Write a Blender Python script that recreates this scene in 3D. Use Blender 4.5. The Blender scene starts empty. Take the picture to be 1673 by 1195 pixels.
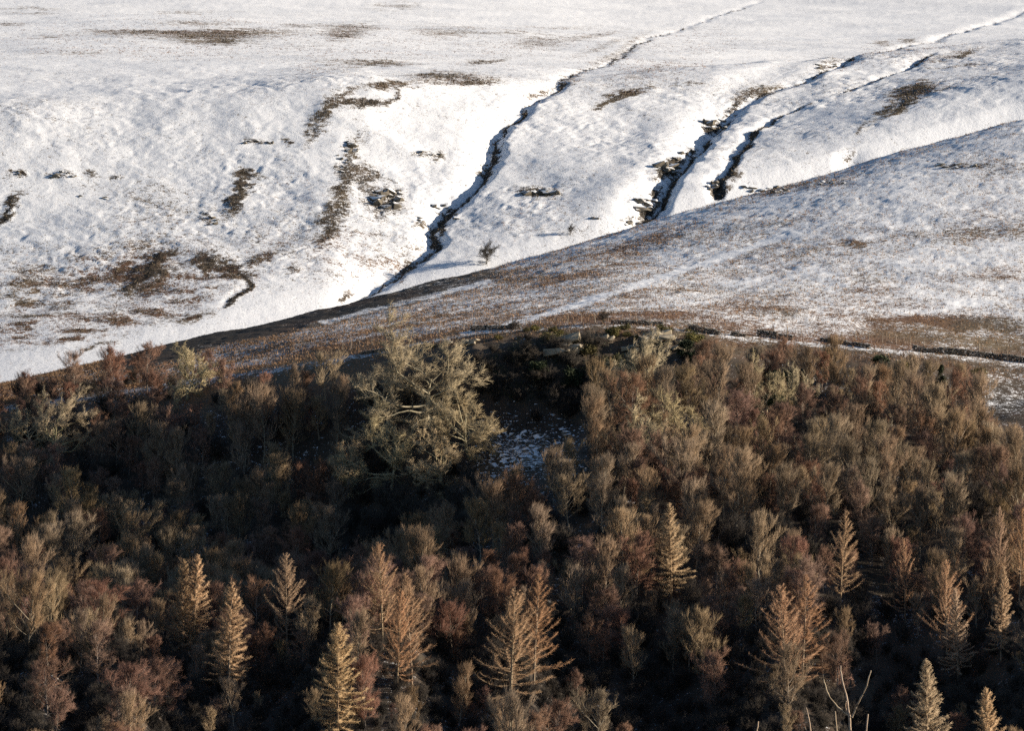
import bpy, bmesh, math, time
import numpy as np
from mathutils import Vector

T0 = time.time()
sc = bpy.context.scene
COL = sc.collection
R_ = math.radians

# ------------------------------------------------------------------ camera, sky, sun, exposure
W0, H0 = 1673.0, 1195.0                    # size of the photograph, used to talk about directions
HF = R_(10.0)                              # long lens: 10 degrees across
FPX = (W0 / 2) / math.tan(HF / 2)
PITCH = R_(3.92)                           # the camera stands high on the opposite side of the valley
cam = bpy.data.cameras.new('camera')
cam_o = bpy.data.objects.new('camera', cam); COL.objects.link(cam_o)
cam.sensor_width = 36.0; cam.lens = 36.0 * FPX / W0
cam.clip_start = 1.0; cam.clip_end = 9000.0
cam_o.location = (0, 0, 0); cam_o.rotation_euler = (math.pi / 2 - PITCH, 0, 0)
sc.camera = cam_o

SUN_AZ, SUN_EL = R_(6.0), R_(16.5)         # azimuth from +X towards +Y
world = bpy.data.worlds.new('World'); sc.world = world; world.use_nodes = True
wn = world.node_tree.nodes; wl = world.node_tree.links
sky = wn.new('ShaderNodeTexSky'); sky.sky_type = 'NISHITA'; sky.sun_disc = False
sky.sun_elevation = SUN_EL; sky.sun_rotation = math.pi / 2 - SUN_AZ
sky.altitude = 300; sky.air_density = 1.0; sky.dust_density = 0.8; sky.ozone_density = 2.8
bg = wn['Background']; bg.inputs['Strength'].default_value = 0.054
wl.new(sky.outputs[0], bg.inputs['Color'])
sun = bpy.data.lights.new('sun', 'SUN'); sun.energy = 5.0; sun.angle = R_(0.5); sun.color = (1.0, 0.87, 0.71)
sun_o = bpy.data.objects.new('sun', sun); COL.objects.link(sun_o)
sdir = Vector((math.cos(SUN_EL) * math.cos(SUN_AZ), math.cos(SUN_EL) * math.sin(SUN_AZ), math.sin(SUN_EL)))
sun_o.rotation_euler = sdir.to_track_quat('Z', 'Y').to_euler()
sc.view_settings.view_transform = 'Standard'; sc.view_settings.look = 'None'
sc.view_settings.gamma = 1.0; sc.view_settings.use_curve_mapping = False
sc.view_settings.exposure = 0.84
sc.render.engine = 'CYCLES'
sc.cycles.use_denoising = False; sc.cycles.max_bounces = 5; sc.cycles.diffuse_bounces = 3; sc.cycles.glossy_bounces = 1

# ------------------------------------------------------------------ numeric helpers
def hash2(ix, iy, seed):
    h = (ix.astype(np.int64) * 374761393 + iy.astype(np.int64) * 668265263 + seed * 974634533) & 0xFFFFFFFF
    h = ((h ^ (h >> 13)) * 1274126177) & 0xFFFFFFFF
    h = h ^ (h >> 16)
    return (h & 0xFFFFFF) / float(0xFFFFFF)
def vnoise(x, y, seed=0):
    ix = np.floor(x); iy = np.floor(y); fx = x - ix; fy = y - iy
    fx = fx * fx * fx * (fx * (fx * 6 - 15) + 10); fy = fy * fy * fy * (fy * (fy * 6 - 15) + 10)
    a = hash2(ix, iy, seed); b = hash2(ix + 1, iy, seed); c = hash2(ix, iy + 1, seed); d = hash2(ix + 1, iy + 1, seed)
    return (a * (1 - fx) + b * fx) * (1 - fy) + (c * (1 - fx) + d * fx) * fy
def fbm(x, y, octv=3, seed=0, gain=0.5):
    s = 0.0; a = 1.0; t = 0.0; ca, sa = math.cos(0.6), math.sin(0.6)
    for o in range(octv):
        s = s + a * (vnoise(x, y, seed + o * 17) * 2 - 1); t += a; a *= gain
        x, y = (ca * x - sa * y) * 2.03 + 5.1, (sa * x + ca * y) * 2.03 + 1.7
    return s / t
def sstep(a, b, x):
    t = np.clip((x - a) / (b - a), 0, 1); return t * t * (3 - 2 * t)
def gauss1(a, sig, axis=0):
    n = int(sig * 3) + 1; k = np.exp(-0.5 * (np.arange(-n, n + 1) / sig) ** 2); k /= k.sum()
    p = [(0, 0)] * a.ndim; p[axis] = (n, n)
    b = np.pad(a, p, mode='edge')
    return np.apply_along_axis(lambda r: np.convolve(r, k, mode='valid'), axis, b)

# ------------------------------------------------------------------ materials
def mat(name):
    m = bpy.data.materials.new(name); m.use_nodes = True
    return m, m.node_tree.nodes, m.node_tree.links, m.node_tree.nodes['Principled BSDF']
def nd(n, typ, **kw):
    x = n.new(typ)
    for k, v in kw.items(): setattr(x, k, v)
    return x
def mathn(n, l, op, a, b=None, c=None, clamp=False):
    x = n.new('ShaderNodeMath'); x.operation = op; x.use_clamp = clamp
    for i, v in enumerate((a, b, c)):
        if v is None: continue
        if isinstance(v, (int, float)): x.inputs[i].default_value = v
        else: l.new(v, x.inputs[i])
    return x.outputs[0]
def mixc(n, l, f, a, b, blend='MIX'):
    x = n.new('ShaderNodeMix'); x.data_type = 'RGBA'; x.blend_type = blend
    for sock, v in ((x.inputs[0], f), (x.inputs[6], a), (x.inputs[7], b)):
        if isinstance(v, (int, float)): sock.default_value = v
        elif isinstance(v, tuple): sock.default_value = (*v, 1) if len(v) == 3 else v
        else: l.new(v, sock)
    return x.outputs[2]
def noise(n, l, co, scale, detail=4, rough=0.55):
    x = n.new('ShaderNodeTexNoise'); x.inputs['Scale'].default_value = scale
    x.inputs['Detail'].default_value = detail; x.inputs['Roughness'].default_value = rough
    l.new(co, x.inputs['Vector']); return x.outputs['Fac']
def maprange(n, l, v, a, b, c=0.0, d=1.0, smooth=True):
    x = n.new('ShaderNodeMapRange'); x.interpolation_type = 'SMOOTHSTEP' if smooth else 'LINEAR'
    for i, q in ((1, a), (2, b), (3, c), (4, d)):
        if isinstance(q, (int, float)): x.inputs[i].default_value = q
        else: l.new(q, x.inputs[i])
    l.new(v, x.inputs[0]); return x.outputs[0]

def ground_material():
    m, n, l, b = mat('snowy_moor_ground')
    at = nd(n, 'ShaderNodeAttribute', attribute_name='cover'); sep = n.new('ShaderNodeSeparateColor'); l.new(at.outputs['Color'], sep.inputs[0])
    cov, hue, dark = sep.outputs[0], sep.outputs[1], sep.outputs[2]
    co = n.new('ShaderNodeTexCoord').outputs['Object']
    n1 = noise(n, l, co, 0.9, 5, 0.68); n2 = noise(n, l, co, 0.16, 4, 0.6); n3 = noise(n, l, co, 3.6, 4, 0.7); n4 = noise(n, l, co, 0.035, 3, 0.5)
    q = mathn(n, l, 'ADD', mathn(n, l, 'MULTIPLY', mathn(n, l, 'SUBTRACT', n1, 0.5), 1.9), mathn(n, l, 'MULTIPLY', mathn(n, l, 'SUBTRACT', n3, 0.5), 1.5))
    q = mathn(n, l, 'ADD', q, mathn(n, l, 'MULTIPLY', mathn(n, l, 'SUBTRACT', n2, 0.5), 0.7))
    q = mathn(n, l, 'ADD', q, cov)
    snow = maprange(n, l, q, 0.40, 0.58)
    heath = mixc(n, l, n3, (0.075, 0.058, 0.044), (0.24, 0.185, 0.13))
    rust = mixc(n, l, n3, (0.09, 0.052, 0.034), (0.25, 0.145, 0.088))
    straw = mixc(n, l, n3, (0.11, 0.085, 0.05), (0.29, 0.225, 0.14))
    hsel = mathn(n, l, 'ADD', hue, mathn(n, l, 'MULTIPLY', mathn(n, l, 'SUBTRACT', n2, 0.5), 0.9))
    g = mixc(n, l, maprange(n, l, hsel, 0.2, 0.55), heath, rust)
    g = mixc(n, l, maprange(n, l, n4, 0.5, 0.68, 0.0, 0.65), g, straw)
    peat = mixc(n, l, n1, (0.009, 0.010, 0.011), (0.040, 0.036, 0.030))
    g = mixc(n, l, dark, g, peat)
    sc_ = mixc(n, l, n2, (0.80, 0.83, 0.87), (0.88, 0.89, 0.90))
    l.new(mixc(n, l, snow, g, sc_), b.inputs['Base Color'])
    b.inputs['Roughness'].default_value = 0.75; b.inputs['Specular IOR Level'].default_value = 0.15
    bp = n.new('ShaderNodeBump'); bp.inputs['Strength'].default_value = 0.6; bp.inputs['Distance'].default_value = 0.22
    l.new(mathn(n, l, 'ADD', n1, mathn(n, l, 'MULTIPLY', n3, 0.25)), bp.inputs['Height']); l.new(bp.outputs[0], b.inputs['Normal'])
    return m

def plant_material(name, c1, c2, var=0.25, rough=0.8, trans=0.0):
    m, n, l, b = mat(name)
    oi = n.new('ShaderNodeObjectInfo'); co = n.new('ShaderNodeTexCoord').outputs['Object']
    f = noise(n, l, co, 0.7, 3, 0.6)
    c = mixc(n, l, maprange(n, l, f, 0.3, 0.7), c1, c2)
    hs = n.new('ShaderNodeHueSaturation')
    l.new(c, hs.inputs['Color'])
    l.new(maprange(n, l, oi.outputs['Random'], 0, 1, 1 - var, 1 + var, False), hs.inputs['Value'])
    r2 = mathn(n, l, 'FRACT', mathn(n, l, 'MULTIPLY', oi.outputs['Random'], 17.31))
    l.new(maprange(n, l, r2, 0, 1, 0.490, 0.510, False), hs.inputs['Hue'])
    r3 = mathn(n, l, 'FRACT', mathn(n, l, 'MULTIPLY', oi.outputs['Random'], 41.7))
    l.new(maprange(n, l, r3, 0, 1, 0.80, 1.05, False), hs.inputs['Saturation'])
    l.new(hs.outputs[0], b.inputs['Base Color'])
    b.inputs['Roughness'].default_value = rough; b.inputs['Specular IOR Level'].default_value = 0.2
    return m

def rock_material(name, c1, c2, snow_amt=0.62):
    m, n, l, b = mat(name)
    co = n.new('ShaderNodeTexCoord').outputs['Object']; geo = n.new('ShaderNodeNewGeometry')
    f = noise(n, l, co, 1.6, 5, 0.65); f2 = noise(n, l, co, 6.0, 3, 0.6)
    c = mixc(n, l, maprange(n, l, f, 0.3, 0.7), c1, c2)
    c = mixc(n, l, maprange(n, l, f2, 0.62, 0.75), c, (0.035, 0.036, 0.022))
    sx = n.new('ShaderNodeSeparateXYZ'); l.new(geo.outputs['Normal'], sx.inputs[0])
    up = mathn(n, l, 'ADD', sx.outputs[2], mathn(n, l, 'MULTIPLY', mathn(n, l, 'SUBTRACT', f2, 0.5), 0.6))
    sn = maprange(n, l, up, snow_amt, snow_amt + 0.14)
    l.new(mixc(n, l, sn, c, (0.84, 0.86, 0.88)), b.inputs['Base Color'])
    b.inputs['Roughness'].default_value = 0.85; b.inputs['Specular IOR Level'].default_value = 0.2
    bp = n.new('ShaderNodeBump'); bp.inputs['Strength'].default_value = 0.8; bp.inputs['Distance'].default_value = 0.1
    l.new(f, bp.inputs['Height']); l.new(bp.outputs[0], b.inputs['Normal'])
    return m

M = {
    'ground': ground_material(),
    'ash': plant_material('ash_twigs', (0.205, 0.142, 0.082), (0.38, 0.265, 0.155)),
    'ash_bark': plant_material('ash_bark', (0.22, 0.18, 0.13), (0.40, 0.34, 0.24)),
    'birch': plant_material('birch_twigs', (0.175, 0.096, 0.064), (0.32, 0.180, 0.118)),
    'birch_bark': plant_material('birch_bark', (0.17, 0.13, 0.10), (0.36, 0.30, 0.24)),
    'oak': plant_material('oak_twigs', (0.34, 0.27, 0.155), (0.58, 0.465, 0.275), 0.15),
    'oak_bark': plant_material('oak_bark', (0.28, 0.245, 0.14), (0.50, 0.43, 0.27), 0.12),
    'larch': plant_material('larch_shoots', (0.42, 0.285, 0.155), (0.62, 0.435, 0.25), 0.12),
    'larch_red': plant_material('larch_red_shoots', (0.33, 0.195, 0.105), (0.50, 0.31, 0.175), 0.12),
    'larch_bark': plant_material('larch_bark', (0.24, 0.17, 0.10), (0.42, 0.31, 0.20), 0.1),
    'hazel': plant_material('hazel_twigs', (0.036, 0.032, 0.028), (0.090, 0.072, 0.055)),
    'hazel_bark': plant_material('hazel_bark', (0.10, 0.08, 0.06), (0.20, 0.16, 0.11)),
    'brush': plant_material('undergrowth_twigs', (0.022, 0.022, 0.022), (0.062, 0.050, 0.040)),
    'green': plant_material('evergreen_leaves', (0.020, 0.032, 0.014), (0.055, 0.070, 0.028)),
    'olive': plant_material('gorse_leaves', (0.075, 0.070, 0.022), (0.20, 0.165, 0.055)),
    'dead': plant_material('dead_wood', (0.38, 0.27, 0.17), (0.60, 0.46, 0.31), 0.08),
    'post': plant_material('fence_wood', (0.28, 0.22, 0.16), (0.45, 0.37, 0.28), 0.15),
    'wire': plant_material('fence_wire', (0.25, 0.25, 0.25), (0.3, 0.3, 0.3), 0.05, 0.4),
    'grass': plant_material('moor_grass_blades', (0.18, 0.11, 0.06), (0.42, 0.285, 0.165)),
    'rock': rock_material('hill_rock', (0.07, 0.062, 0.05), (0.22, 0.19, 0.145), 0.66),
    'quarry_rock': rock_material('quarry_rock', (0.22, 0.18, 0.125), (0.48, 0.41, 0.30), 0.97),
    'scree': rock_material('scree_rock', (0.10, 0.095, 0.085), (0.24, 0.225, 0.20), 0.45),
    'wall': rock_material('wall_stone', (0.045, 0.042, 0.036), (0.15, 0.14, 0.115), 0.90),
}

# ------------------------------------------------------------------ terrain: knots (direction u, distance d, sight line v) interpolated
def v2tan(v):
    return np.tan(np.arctan((H0 / 2 - np.asarray(v, float)) / FPX) - PITCH)
def K(d, v): return (d, v)
KN = [  # each knot: {u: d}, {u: v}
 K({0: 800}, {0: 1405, 1673: 1390}),
 K({0: 850}, {0: 1275, 1673: 1250}),
 K({0: 900}, {0: 1130, 850: 1115, 1673: 1085}),
 K({0: 940}, {0: 1050, 400: 1045, 850: 985, 1000: 950, 1673: 945}),
 K({0: 980}, {0: 1030, 100: 1035, 400: 1038, 600: 1015, 700: 965, 850: 880, 1000: 815, 1250: 838, 1673: 840}),
 K({0: 1020}, {0: 975, 100: 980, 400: 985, 600: 945, 700: 885, 780: 822, 850: 780, 920: 752, 1000: 712, 1100: 712, 1250: 725, 1673: 740}),
 K({0: 1060, 780: 1060, 850: 1062, 1000: 1064, 1100: 1055, 1673: 1050}, {0: 875, 330: 868, 500: 835, 600: 785, 700: 722, 780: 706, 850: 704, 940: 698, 1000: 668, 1100: 652, 1250: 655, 1673: 680}),
 K({0: 1095, 330: 1085, 600: 1075, 850: 1074, 1000: 1076, 1673: 1070}, {0: 745, 330: 705, 500: 675, 600: 640, 700: 592, 780: 575, 850: 572, 1000: 563, 1100: 568, 1250: 600, 1450: 605, 1673: 637}),
 K({0: 1125, 330: 1110, 600: 1090, 1673: 1090}, {0: 662, 200: 634, 330: 616, 500: 592, 600: 576, 700: 555, 840: 537, 1000: 529, 1100: 535, 1250: 552, 1450: 568, 1673: 590}),
 K({0: 1145, 330: 1150, 600: 1160, 830: 1180, 1250: 1200, 1673: 1220}, {0: 645, 200: 612, 330: 588, 500: 550, 600: 531, 830: 490, 1000: 463, 1250: 440, 1450: 420, 1673: 400}),
 K({0: 1160, 330: 1190, 600: 1240, 830: 1280, 1250: 1330, 1673: 1380}, {-900: 745, 0: 632, 150: 596, 200: 584, 330: 552, 600: 489, 830: 434, 1030: 375, 1250: 313, 1450: 251, 1673: 193, 2500: 115}),
 K({0: 1195, 330: 1228, 600: 1278, 830: 1318, 1250: 1368, 1673: 1418}, {-900: 775, 0: 660, 150: 625, 200: 612, 330: 580, 600: 517, 830: 462, 1030: 403, 1250: 341, 1450: 279, 1673: 222, 2500: 140}),
 K({0: 1260, 330: 1290, 600: 1332, 830: 1362, 1250: 1412, 1673: 1455}, {-900: 700, 0: 645, 330: 602, 600: 545, 830: 500, 1250: 385, 1673: 275, 2500: 180}),
 K({0: 1320, 330: 1345, 600: 1378, 830: 1402, 1250: 1450, 1673: 1495}, {-900: 620, 0: 575, 330: 530, 600: 478, 830: 424, 1030: 365, 1250: 303, 1673: 195, 2500: 130}),
 K({0: 1400, 600: 1435, 830: 1455, 1250: 1508, 1673: 1562}, {-900: 420, 0: 385, 600: 325, 830: 285, 1250: 215, 1673: 145, 2500: 100}),
 K({0: 1470, 600: 1505, 830: 1530, 1250: 1590, 1673: 1645}, {-900: 210, 0: 185, 300: 175, 600: 155, 830: 138, 1250: 118, 1673: 93, 2500: 60}),
 K({0: 1650, 1673: 1830}, {0: 125, 830: 85, 1250: 72, 1673: 55}),
 K({0: 1950, 1673: 2120}, {0: 60, 830: 38, 1673: 20}),
 K({0: 2500}, {0: -15, 1673: -30}),
 K({0: 4200}, {0: -230}),
]
ROWS = [14, 16, 14, 16, 16, 24, 26, 26, 88, 145, 20, 12, 28, 130, 150, 145, 115, 40, 8]
kug = np.arange(-6000, 8001, 10.0)
def ki(dct):
    u = sorted(dct); return gauss1(np.interp(kug, u, [dct[q] for q in u]), 2.6)
KD = np.array([ki(a) for a, b in KN]); KZ = np.array([KD[i] * v2tan(ki(KN[i][1])) for i in range(len(KN))])

UC = np.concatenate([np.linspace(-6000, -400, 12)[:-1], np.linspace(-400, -40, 30)[:-1], np.linspace(-40, 1713, 490), np.linspace(1713, 2300, 50)[1:], np.linspace(2300, 8000, 14)[1:]])
kd = np.array([np.interp(UC, kug, r) for r in KD]); kz = np.array([np.interp(UC, kug, r) for r in KZ])
h = np.diff(kd, axis=0); de = np.diff(kz, axis=0) / h
m_ = np.zeros_like(kz); same = de[:-1] * de[1:] > 0
m_[1:-1] = np.where(same, 2 * de[:-1] * de[1:] / np.where(same, de[:-1] + de[1:], 1), 0)
m_[0] = de[0]; m_[-1] = de[-1]
rowsD, rowsZ, rowsS = [], [], []
for k, nr in enumerate(ROWS):
    last = k == len(ROWS) - 1
    for t in np.linspace(0, 1, nr + 1)[: nr + 1 if last else nr]:
        rowsD.append(kd[k] + t * h[k])
        h00 = 2 * t**3 - 3 * t**2 + 1; h10 = t**3 - 2 * t**2 + t; h01 = -2 * t**3 + 3 * t**2; h11 = t**3 - t**2
        rowsZ.append(h00 * kz[k] + h10 * h[k] * m_[k] + h01 * kz[k + 1] + h11 * h[k] * m_[k + 1]); rowsS.append(k + t)
GD = np.array(rowsD); GZ = np.array(rowsZ); GS = np.array(rowsS)           # (rows, cols)
XC = (UC - W0 / 2) / FPX
GX = XC[None, :] * GD / math.cos(PITCH)

def zcol(u, d):
    """height of the ground at direction u, distance d"""
    c = int(np.clip(np.searchsorted(UC, u) - 1, 0, len(UC) - 2)); f = (u - UC[c]) / (UC[c + 1] - UC[c])
    return (1 - f) * np.interp(d, GD[:, c], GZ[:, c]) + f * np.interp(d, GD[:, c + 1], GZ[:, c + 1])
def at_ground(x, y):
    return float(zcol(W0 / 2 + FPX * x * math.cos(PITCH) / y, y))
def hit(u, v, dmin, dmax=2900, lift=0.0):
    """where the sight line (u, v) meets the ground (or a height above it) beyond dmin"""
    d = np.arange(dmin, dmax, 0.5); ray = d * float(v2tan(v)); g = zcol(u, d) + lift
    w = np.nonzero(ray <= g)[0]
    dd = d[w[0]] if len(w) else d[np.argmin(np.abs(ray - g))]
    return np.array([(u - W0 / 2) / FPX * dd / math.cos(PITCH), dd, float(zcol(u, dd))])

S2 = GS[:, None] + 0 * GX
# large and small relief
hillw = sstep(12.3, 13.0, S2); spurw = sstep(7.6, 8.4, S2) * (1 - sstep(11, 12, S2)); woodw = 1 - sstep(7.0, 8.0, S2)
steep = sstep(12.8, 13.5, S2) * (1 - sstep(14.9, 15.5, S2))
GZ += hillw * (fbm(GX / 55, GD / 55, 3, 3) * 1.2 + fbm(GX / 14, GD / 14, 3, 4) * 0.45 * (0.35 + steep))
GZ += sstep(14.6, 15.6, S2) * -8.5 * np.tanh(GX / 110)
GZ += spurw * (fbm(GX / 40, GD / 40, 3, 7) * 0.9 + fbm(GX / 9, GD / 9, 2, 8) * 0.22)
GZ += woodw * (fbm(GX / 25, GD / 25, 3, 11) * 1.3 + fbm(GX / 5, GD / 5, 2, 12) * 0.35)
crag = sstep(5.9, 6.2, S2) * (1 - sstep(7.2, 7.6, S2)) * sstep(760, 800, UC)[None, :] * (1 - sstep(1090, 1140, UC))[None, :]
GZ += crag * fbm(GX / 4, GD / 4, 3, 13) * 1.6

SHADE_DIPS = [(1085, 150, 11.0), (450, 80, 8.0), (745, 60, 7.0), (1470, 95, 8.0), (300, 75, 8.0), (120, 50, 5.0), (10, 40, 5.0), (1595, 45, 4.0), (930, 50, 4.0)]  # dips added to the lower ground so scrub between lit trees stays in shade
low_ = np.interp(S2, [0, .8, 2, 3, 3.9], [.6, 1, 1, .8, 0])
UG = UC[None, :] + 0 * S2
for uc_, w_, dp_ in SHADE_DIPS:
    GZ -= low_ * dp_ * np.exp(-((UG - uc_) / w_) ** 2)
GZ += np.interp(S2, [0, 3, 5], [1, 1, 0]) * 16 * sstep(1720, 2150, UG)  # unseen rise past the right edge, added to shade the lower slope
# gullies carved by streams
v_now = H0 / 2 - FPX * np.tan(np.arctan2(GZ, GD) + PITCH)
g1u = np.interp(v_now, [20, 62, 106, 147, 182, 225, 288, 350, 395, 452, 505], [1180, 1060, 985, 905, 850, 808, 782, 722, 708, 640, 560])
g2u = np.interp(v_now, [76, 100, 122, 150, 186, 212, 276, 335, 388], [1470, 1378, 1330, 1245, 1188, 1160, 1098, 1062, 1015])
nose = np.where(UG < 540, np.interp(UG, [-500, 0, 330, 540], [-1, 0.5, 3.0, 4.8]), np.where(UG < g1u, 4.8 - 3.3 * np.clip((UG - 540) / np.maximum(g1u - 540, 40), 0, 1),
       np.where(UG < g2u, 1.5 + 4.5 * np.clip((UG - g1u) / np.maximum(g2u - 20 - g1u, 60), 0, 1) - 1.0 * sstep(-60, 0, UG - g2u), 5.0 + 3.5 * np.clip((UG - g2u) / 450, 0, 1.2))))
nose = gauss1(nose, 4.0, 1); GZ += nose * sstep(12.6, 13.3, S2) * (1 - sstep(14.7, 15.8, S2))
SIDE = [None]
def seg_dist(px, py, pts, vals):
    best = np.full(px.shape, 1e9); val = np.zeros(px.shape); side = np.zeros(px.shape)
    for (a, b, va, vb) in zip(pts[:-1], pts[1:], vals[:-1], vals[1:]):
        ab = b - a; t = np.clip(((px - a[0]) * ab[0] + (py - a[1]) * ab[1]) / (ab @ ab + 1e-9), 0, 1)
        dd = np.hypot(px - a[0] - t * ab[0], py - a[1] - t * ab[1]); w = dd < best
        best = np.where(w, dd, best); val = np.where(w, va + t * (vb - va), val)
        side = np.where(w, np.sign(ab[0] * (py - a[1]) - ab[1] * (px - a[0])), side)
    SIDE[0] = side; return best, val
GULLIES = [  # u, v, depth, half width
 ([(560, 505), (596, 482), (640, 452), (690, 418), (708, 395), (706, 372), (722, 350), (750, 325), (782, 288), (798, 258), (808, 225), (850, 182), (905, 147), (985, 106), (1060, 62), (1180, 22), (1240, 2)],
  [0.8, 1.6, 2.2, 2.8, 3.0, 3.4, 3.4, 3.4, 3.4, 3.4, 3.0, 1.9, 1.1, .6, .5, .45, .4], 6.5, .50),
 ([(1015, 388), (1036, 362), (1062, 335), (1082, 300), (1098, 276), (1128, 248), (1160, 212), (1188, 186), (1215, 166), (1245, 150), (1330, 122), (1378, 100), (1470, 76), (1570, 52), (1680, 12)],
  [3.0, 4.5, 4.6, 4.8, 4.8, 4.2, 4.4, 3.4, 1.6, 1.0, 1.4, 2.2, .9, 1.1, 1.0], 8.0, .6),
 ([(1168, 318), (1174, 290), (1186, 268), (1212, 240), (1238, 208), (1272, 188), (1312, 171)], [2.0, 2.6, 2.6, 2.2, 1.8, 1.2, 0.5], 4.0, .75),
 ([(1370, 152), (1410, 136), (1480, 110), (1502, 92), (1530, 86)], [0.6, 1.2, 1.6, 1.8, 0.6], 5.0, 0.4),
 ([(396, 448), (398, 470), (380, 495), (366, 503)], [.35, .45, .4, 0.2], 3.0, 0.5),
 ([(1400, 248), (1385, 262), (1365, 285)], [0.8, 1.6, 1.2], 7.0, 0.05),
]
stream = np.zeros_like(GZ)
warp = fbm(GX / 9, GD / 9, 3, 21) * 2.2 + fbm(GX / 2.5, GD / 2.5, 2, 22) * 0.8
hm = GS > 11.9; hx, hy = GX[hm] , GD[hm]
hwarp = warp[hm]
carve = np.zeros(hx.shape); st = np.zeros(hx.shape)
for pts, dep, wid, bed in GULLIES:
    wp = np.array([hit(u, v, 1290)[:2] for u, v in pts])
    dd, dv = seg_dist(hx + hwarp, hy + hwarp * 0.8, wp, np.array(dep))
    lf = SIDE[0] > 0; ww = wid * (0.55 + 0.45 * dv / max(dep)) * np.where(lf, 1.35, .62)
    prof = np.clip(1 - dd / ww, 0, 1)
    carve = np.maximum(carve, .8 * dv * np.where(lf, prof ** 2.3, prof ** 1.15) * (1 + .35 * fbm(hx / 3.0, hy / 3.0, 3, 34)))
    brk = np.clip(dv / max(dep) * 1.2 + .9 * fbm(hx / 8, hy / 8, 2, 33) , 0.05, 1.5)
    st = np.maximum(st, sstep(bed * 2.2 * brk, bed * 0.4 * brk, seg_dist(hx + hwarp - .8, hy + hwarp * 0.8, wp, np.array(dep))[0] + 0.45 * fbm(hx / 1.7, hy / 1.7, 2, 31)))
GZ[hm] -= carve; stream[hm] = st

# ground cover: snow, hue of the plants, dark peat. PATCHES are heather, rock and bracken on the hill
VV = H0 / 2 - FPX * np.tan(np.arctan2(GZ, GD) + PITCH)
UU = UC[None, :] + 0 * VV
wu = fbm(GX / 6, GD / 6, 3, 41) * 14 + fbm(GX / 1.6, GD / 1.6, 2, 43) * 7; wv = fbm(GX / 6, GD / 6, 3, 42) * 6 + fbm(GX / 1.6, GD / 1.6, 2, 44) * 4
cov = np.ones_like(GZ); hue = np.zeros_like(GZ); dark = np.zeros_like(GZ)
cov = 0.90 + 0.14 * fbm(GX / 30, GD / 30, 2, 51) - .05 * steep
def ell(u, v, ru, rv, ang=0.0, soft=0.35, wf=1.0):
    c, s = math.cos(R_(ang)), math.sin(R_(ang)); du = UU + wu * wf - u; dv = VV + wv * wf - v
    a = (du * c - dv * s) / ru; b = (du * s + dv * c) / rv
    return sstep(1 + soft, 1 - soft, np.hypot(a, b)) * (GS > 11.9)[:, None]
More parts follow.
